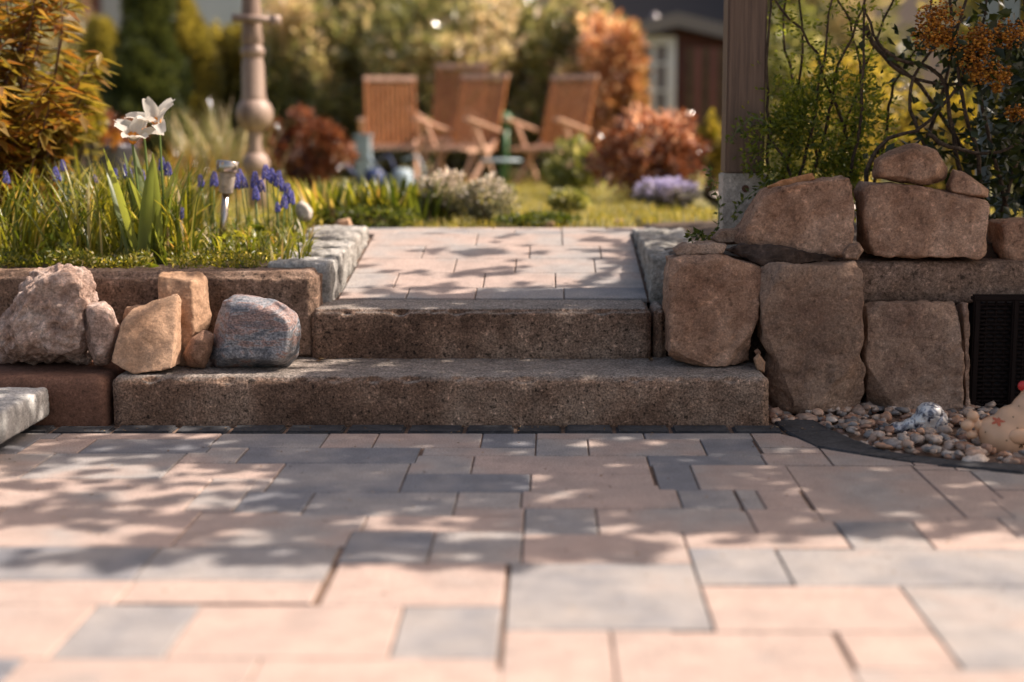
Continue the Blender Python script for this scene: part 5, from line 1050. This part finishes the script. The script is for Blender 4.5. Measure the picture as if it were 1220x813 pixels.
# ---------------------------------------------------------------- overhanging tree, whose crown is above the frame and dapples the steps
def prof_z(y): return 0 if y < 4.28 else .15 if y < 4.62 else .31 if y < 4.9 else .318+.14*(min(y, 5.95)-4.9)
def cover(x, y):
    g = 0
    if 3.14 < y < 4.30: g = .87 if x > -.9 else .66
    if 3.08 < y <= 3.25: g *= .8
    if 3.30 < y < 3.75 and x < -.75: g = .30
    if 4.28 <= y < 4.62: g = .80 if x > -.62 else .12
    if 4.62 <= y < 4.9: g = .74 if x > -.66 else .10
    if 4.9 <= y < 5.1: g = .30
    if 5.1 <= y < 6.3: g = .03
    if x > .5 and y > 4.2: g = .97 if y < 5.1 else .80 if x > .75 else .5
    if .45 < x < 1.35 and y > 4.78: g = .30
    if x > 1.35 and y > 5.1: g = .85 if y < 5.6 else .25
    if x < -1.0 and y > 4.62: g = .08
    for cx, cy, rx, ry, v in ((-.62, 3.02, .42, .10, .8), (-.95, 2.93, .22, .05, .7), (.0, 3.0, .22, .07, .85), (-.25, 2.93, .3, .05, .7), (.12, 2.94, .05, .03, .9), (.8, 3.2, .6, .10, .8), (.45, 3.08, .12, .03, .7), (-.35, 5.27, .2, .03, .7), (-.2, 5.6, .3, .03, .7)):
        if ((x-cx)/rx)**2+((y-cy)/ry)**2 < 1: g = max(g, v)
    return g
rr = random.Random(77); P = []; D = []; U = []; L_ = []; TX, TY = 3.6, 6.8
for k in range(26000):
    x = rr.uniform(-1.9, 2.3); y = rr.uniform(2.8, 6.3); c = cover(x, y)
    if c <= 0: continue
    want = -math.log(max(.02, 1-c))/3.0                       # leaves per sample, from the coverage wanted
    cl_ = noise.noise(Vector((x*13, y*17, 1.3))); want *= max(.12, 1+1.9*cl_)
    if rr.random() > want: continue
    z = 2.55+.75*rr.random()+.2*noise.noise(Vector((x*2, y*2, 0))); s = (z-prof_z(y)-(.35 if x > .5 and y > 4.3 else 0))/SD.z
    P.append((x+SD.x*s, y+SD.y*s, z)); D.append((rr.uniform(-1, 1), rr.uniform(-1, 1), rr.uniform(-.4, .2))); U.append((rr.uniform(-.5, .5)+SD.x, rr.uniform(-.5, .5)+SD.y, 1)); L_.append(rr.uniform(.065, .11))
t = thing('overhanging_tree', 'leafy tree reaching over the steps, seen by its dappled shade on the paving', 'tree', (TX, TY, gz(TX, TY)))
leaves('crown', np.array(P), np.array(D), np.array(L_), np.array(L_)*.8, M['leaf_green'], t, up=np.array(U), fold=.1)
mb = MB(); mb.tube([(TX, TY, .35), (TX-.1, TY, 1.2), (TX-.3, TY, 2.0), (TX-.9, TY-.1, 2.6)], [.15, .12, .1, .07], 10)
for q in range(9):
    e = P[(q*len(P)//9+77) % len(P)]; mb.tube([(TX-.5, TY, 2.3), ((TX-.9+e[0])/2, (TY+e[1])/2, 2.9), (e[0], e[1], e[2]+.02)], [.035, .02, .005], 6)
mb.build('trunk', M['bark'], t, True)

# ---------------------------------------------------------------- dry bits blown against the steps and the joints
rng = np.random.default_rng(31); n = 760; X = rng.uniform(-1.5, .95, n); Yv = np.where(rng.random(n) < .6, 4.275-rng.random(n)**2*.10, rng.uniform(2.6, 4.2, n)); Z = np.full(n, .004)
k = rng.random(n) < .35; Yv[k] = 4.615-rng.random(k.sum())**2*.06; Z[k] = .158; X[k] = np.clip(X[k], -.75, .33)
P = np.stack([X, Yv, Z], 1); M['dry'] = leafmat('dry_litter', [(0, (.06, .035, .02)), (.6, (.22, .13, .07)), (1, (.45, .32, .18))], trans=.1, rough=.8, spec=.1)
L_ = rng.uniform(.004, .013, n)
tag(leaves('leaf_litter', P, np.stack([rng.normal(size=n), rng.normal(size=n), .08+0*X], 1), L_, L_*.45, M['dry'], up=np.tile([0, 0, 1.], (n, 1))+rng.normal(size=(n, 3))*.2), 'tiny dry leaf bits scattered at the foot of the steps', 'litter', kind='stuff')
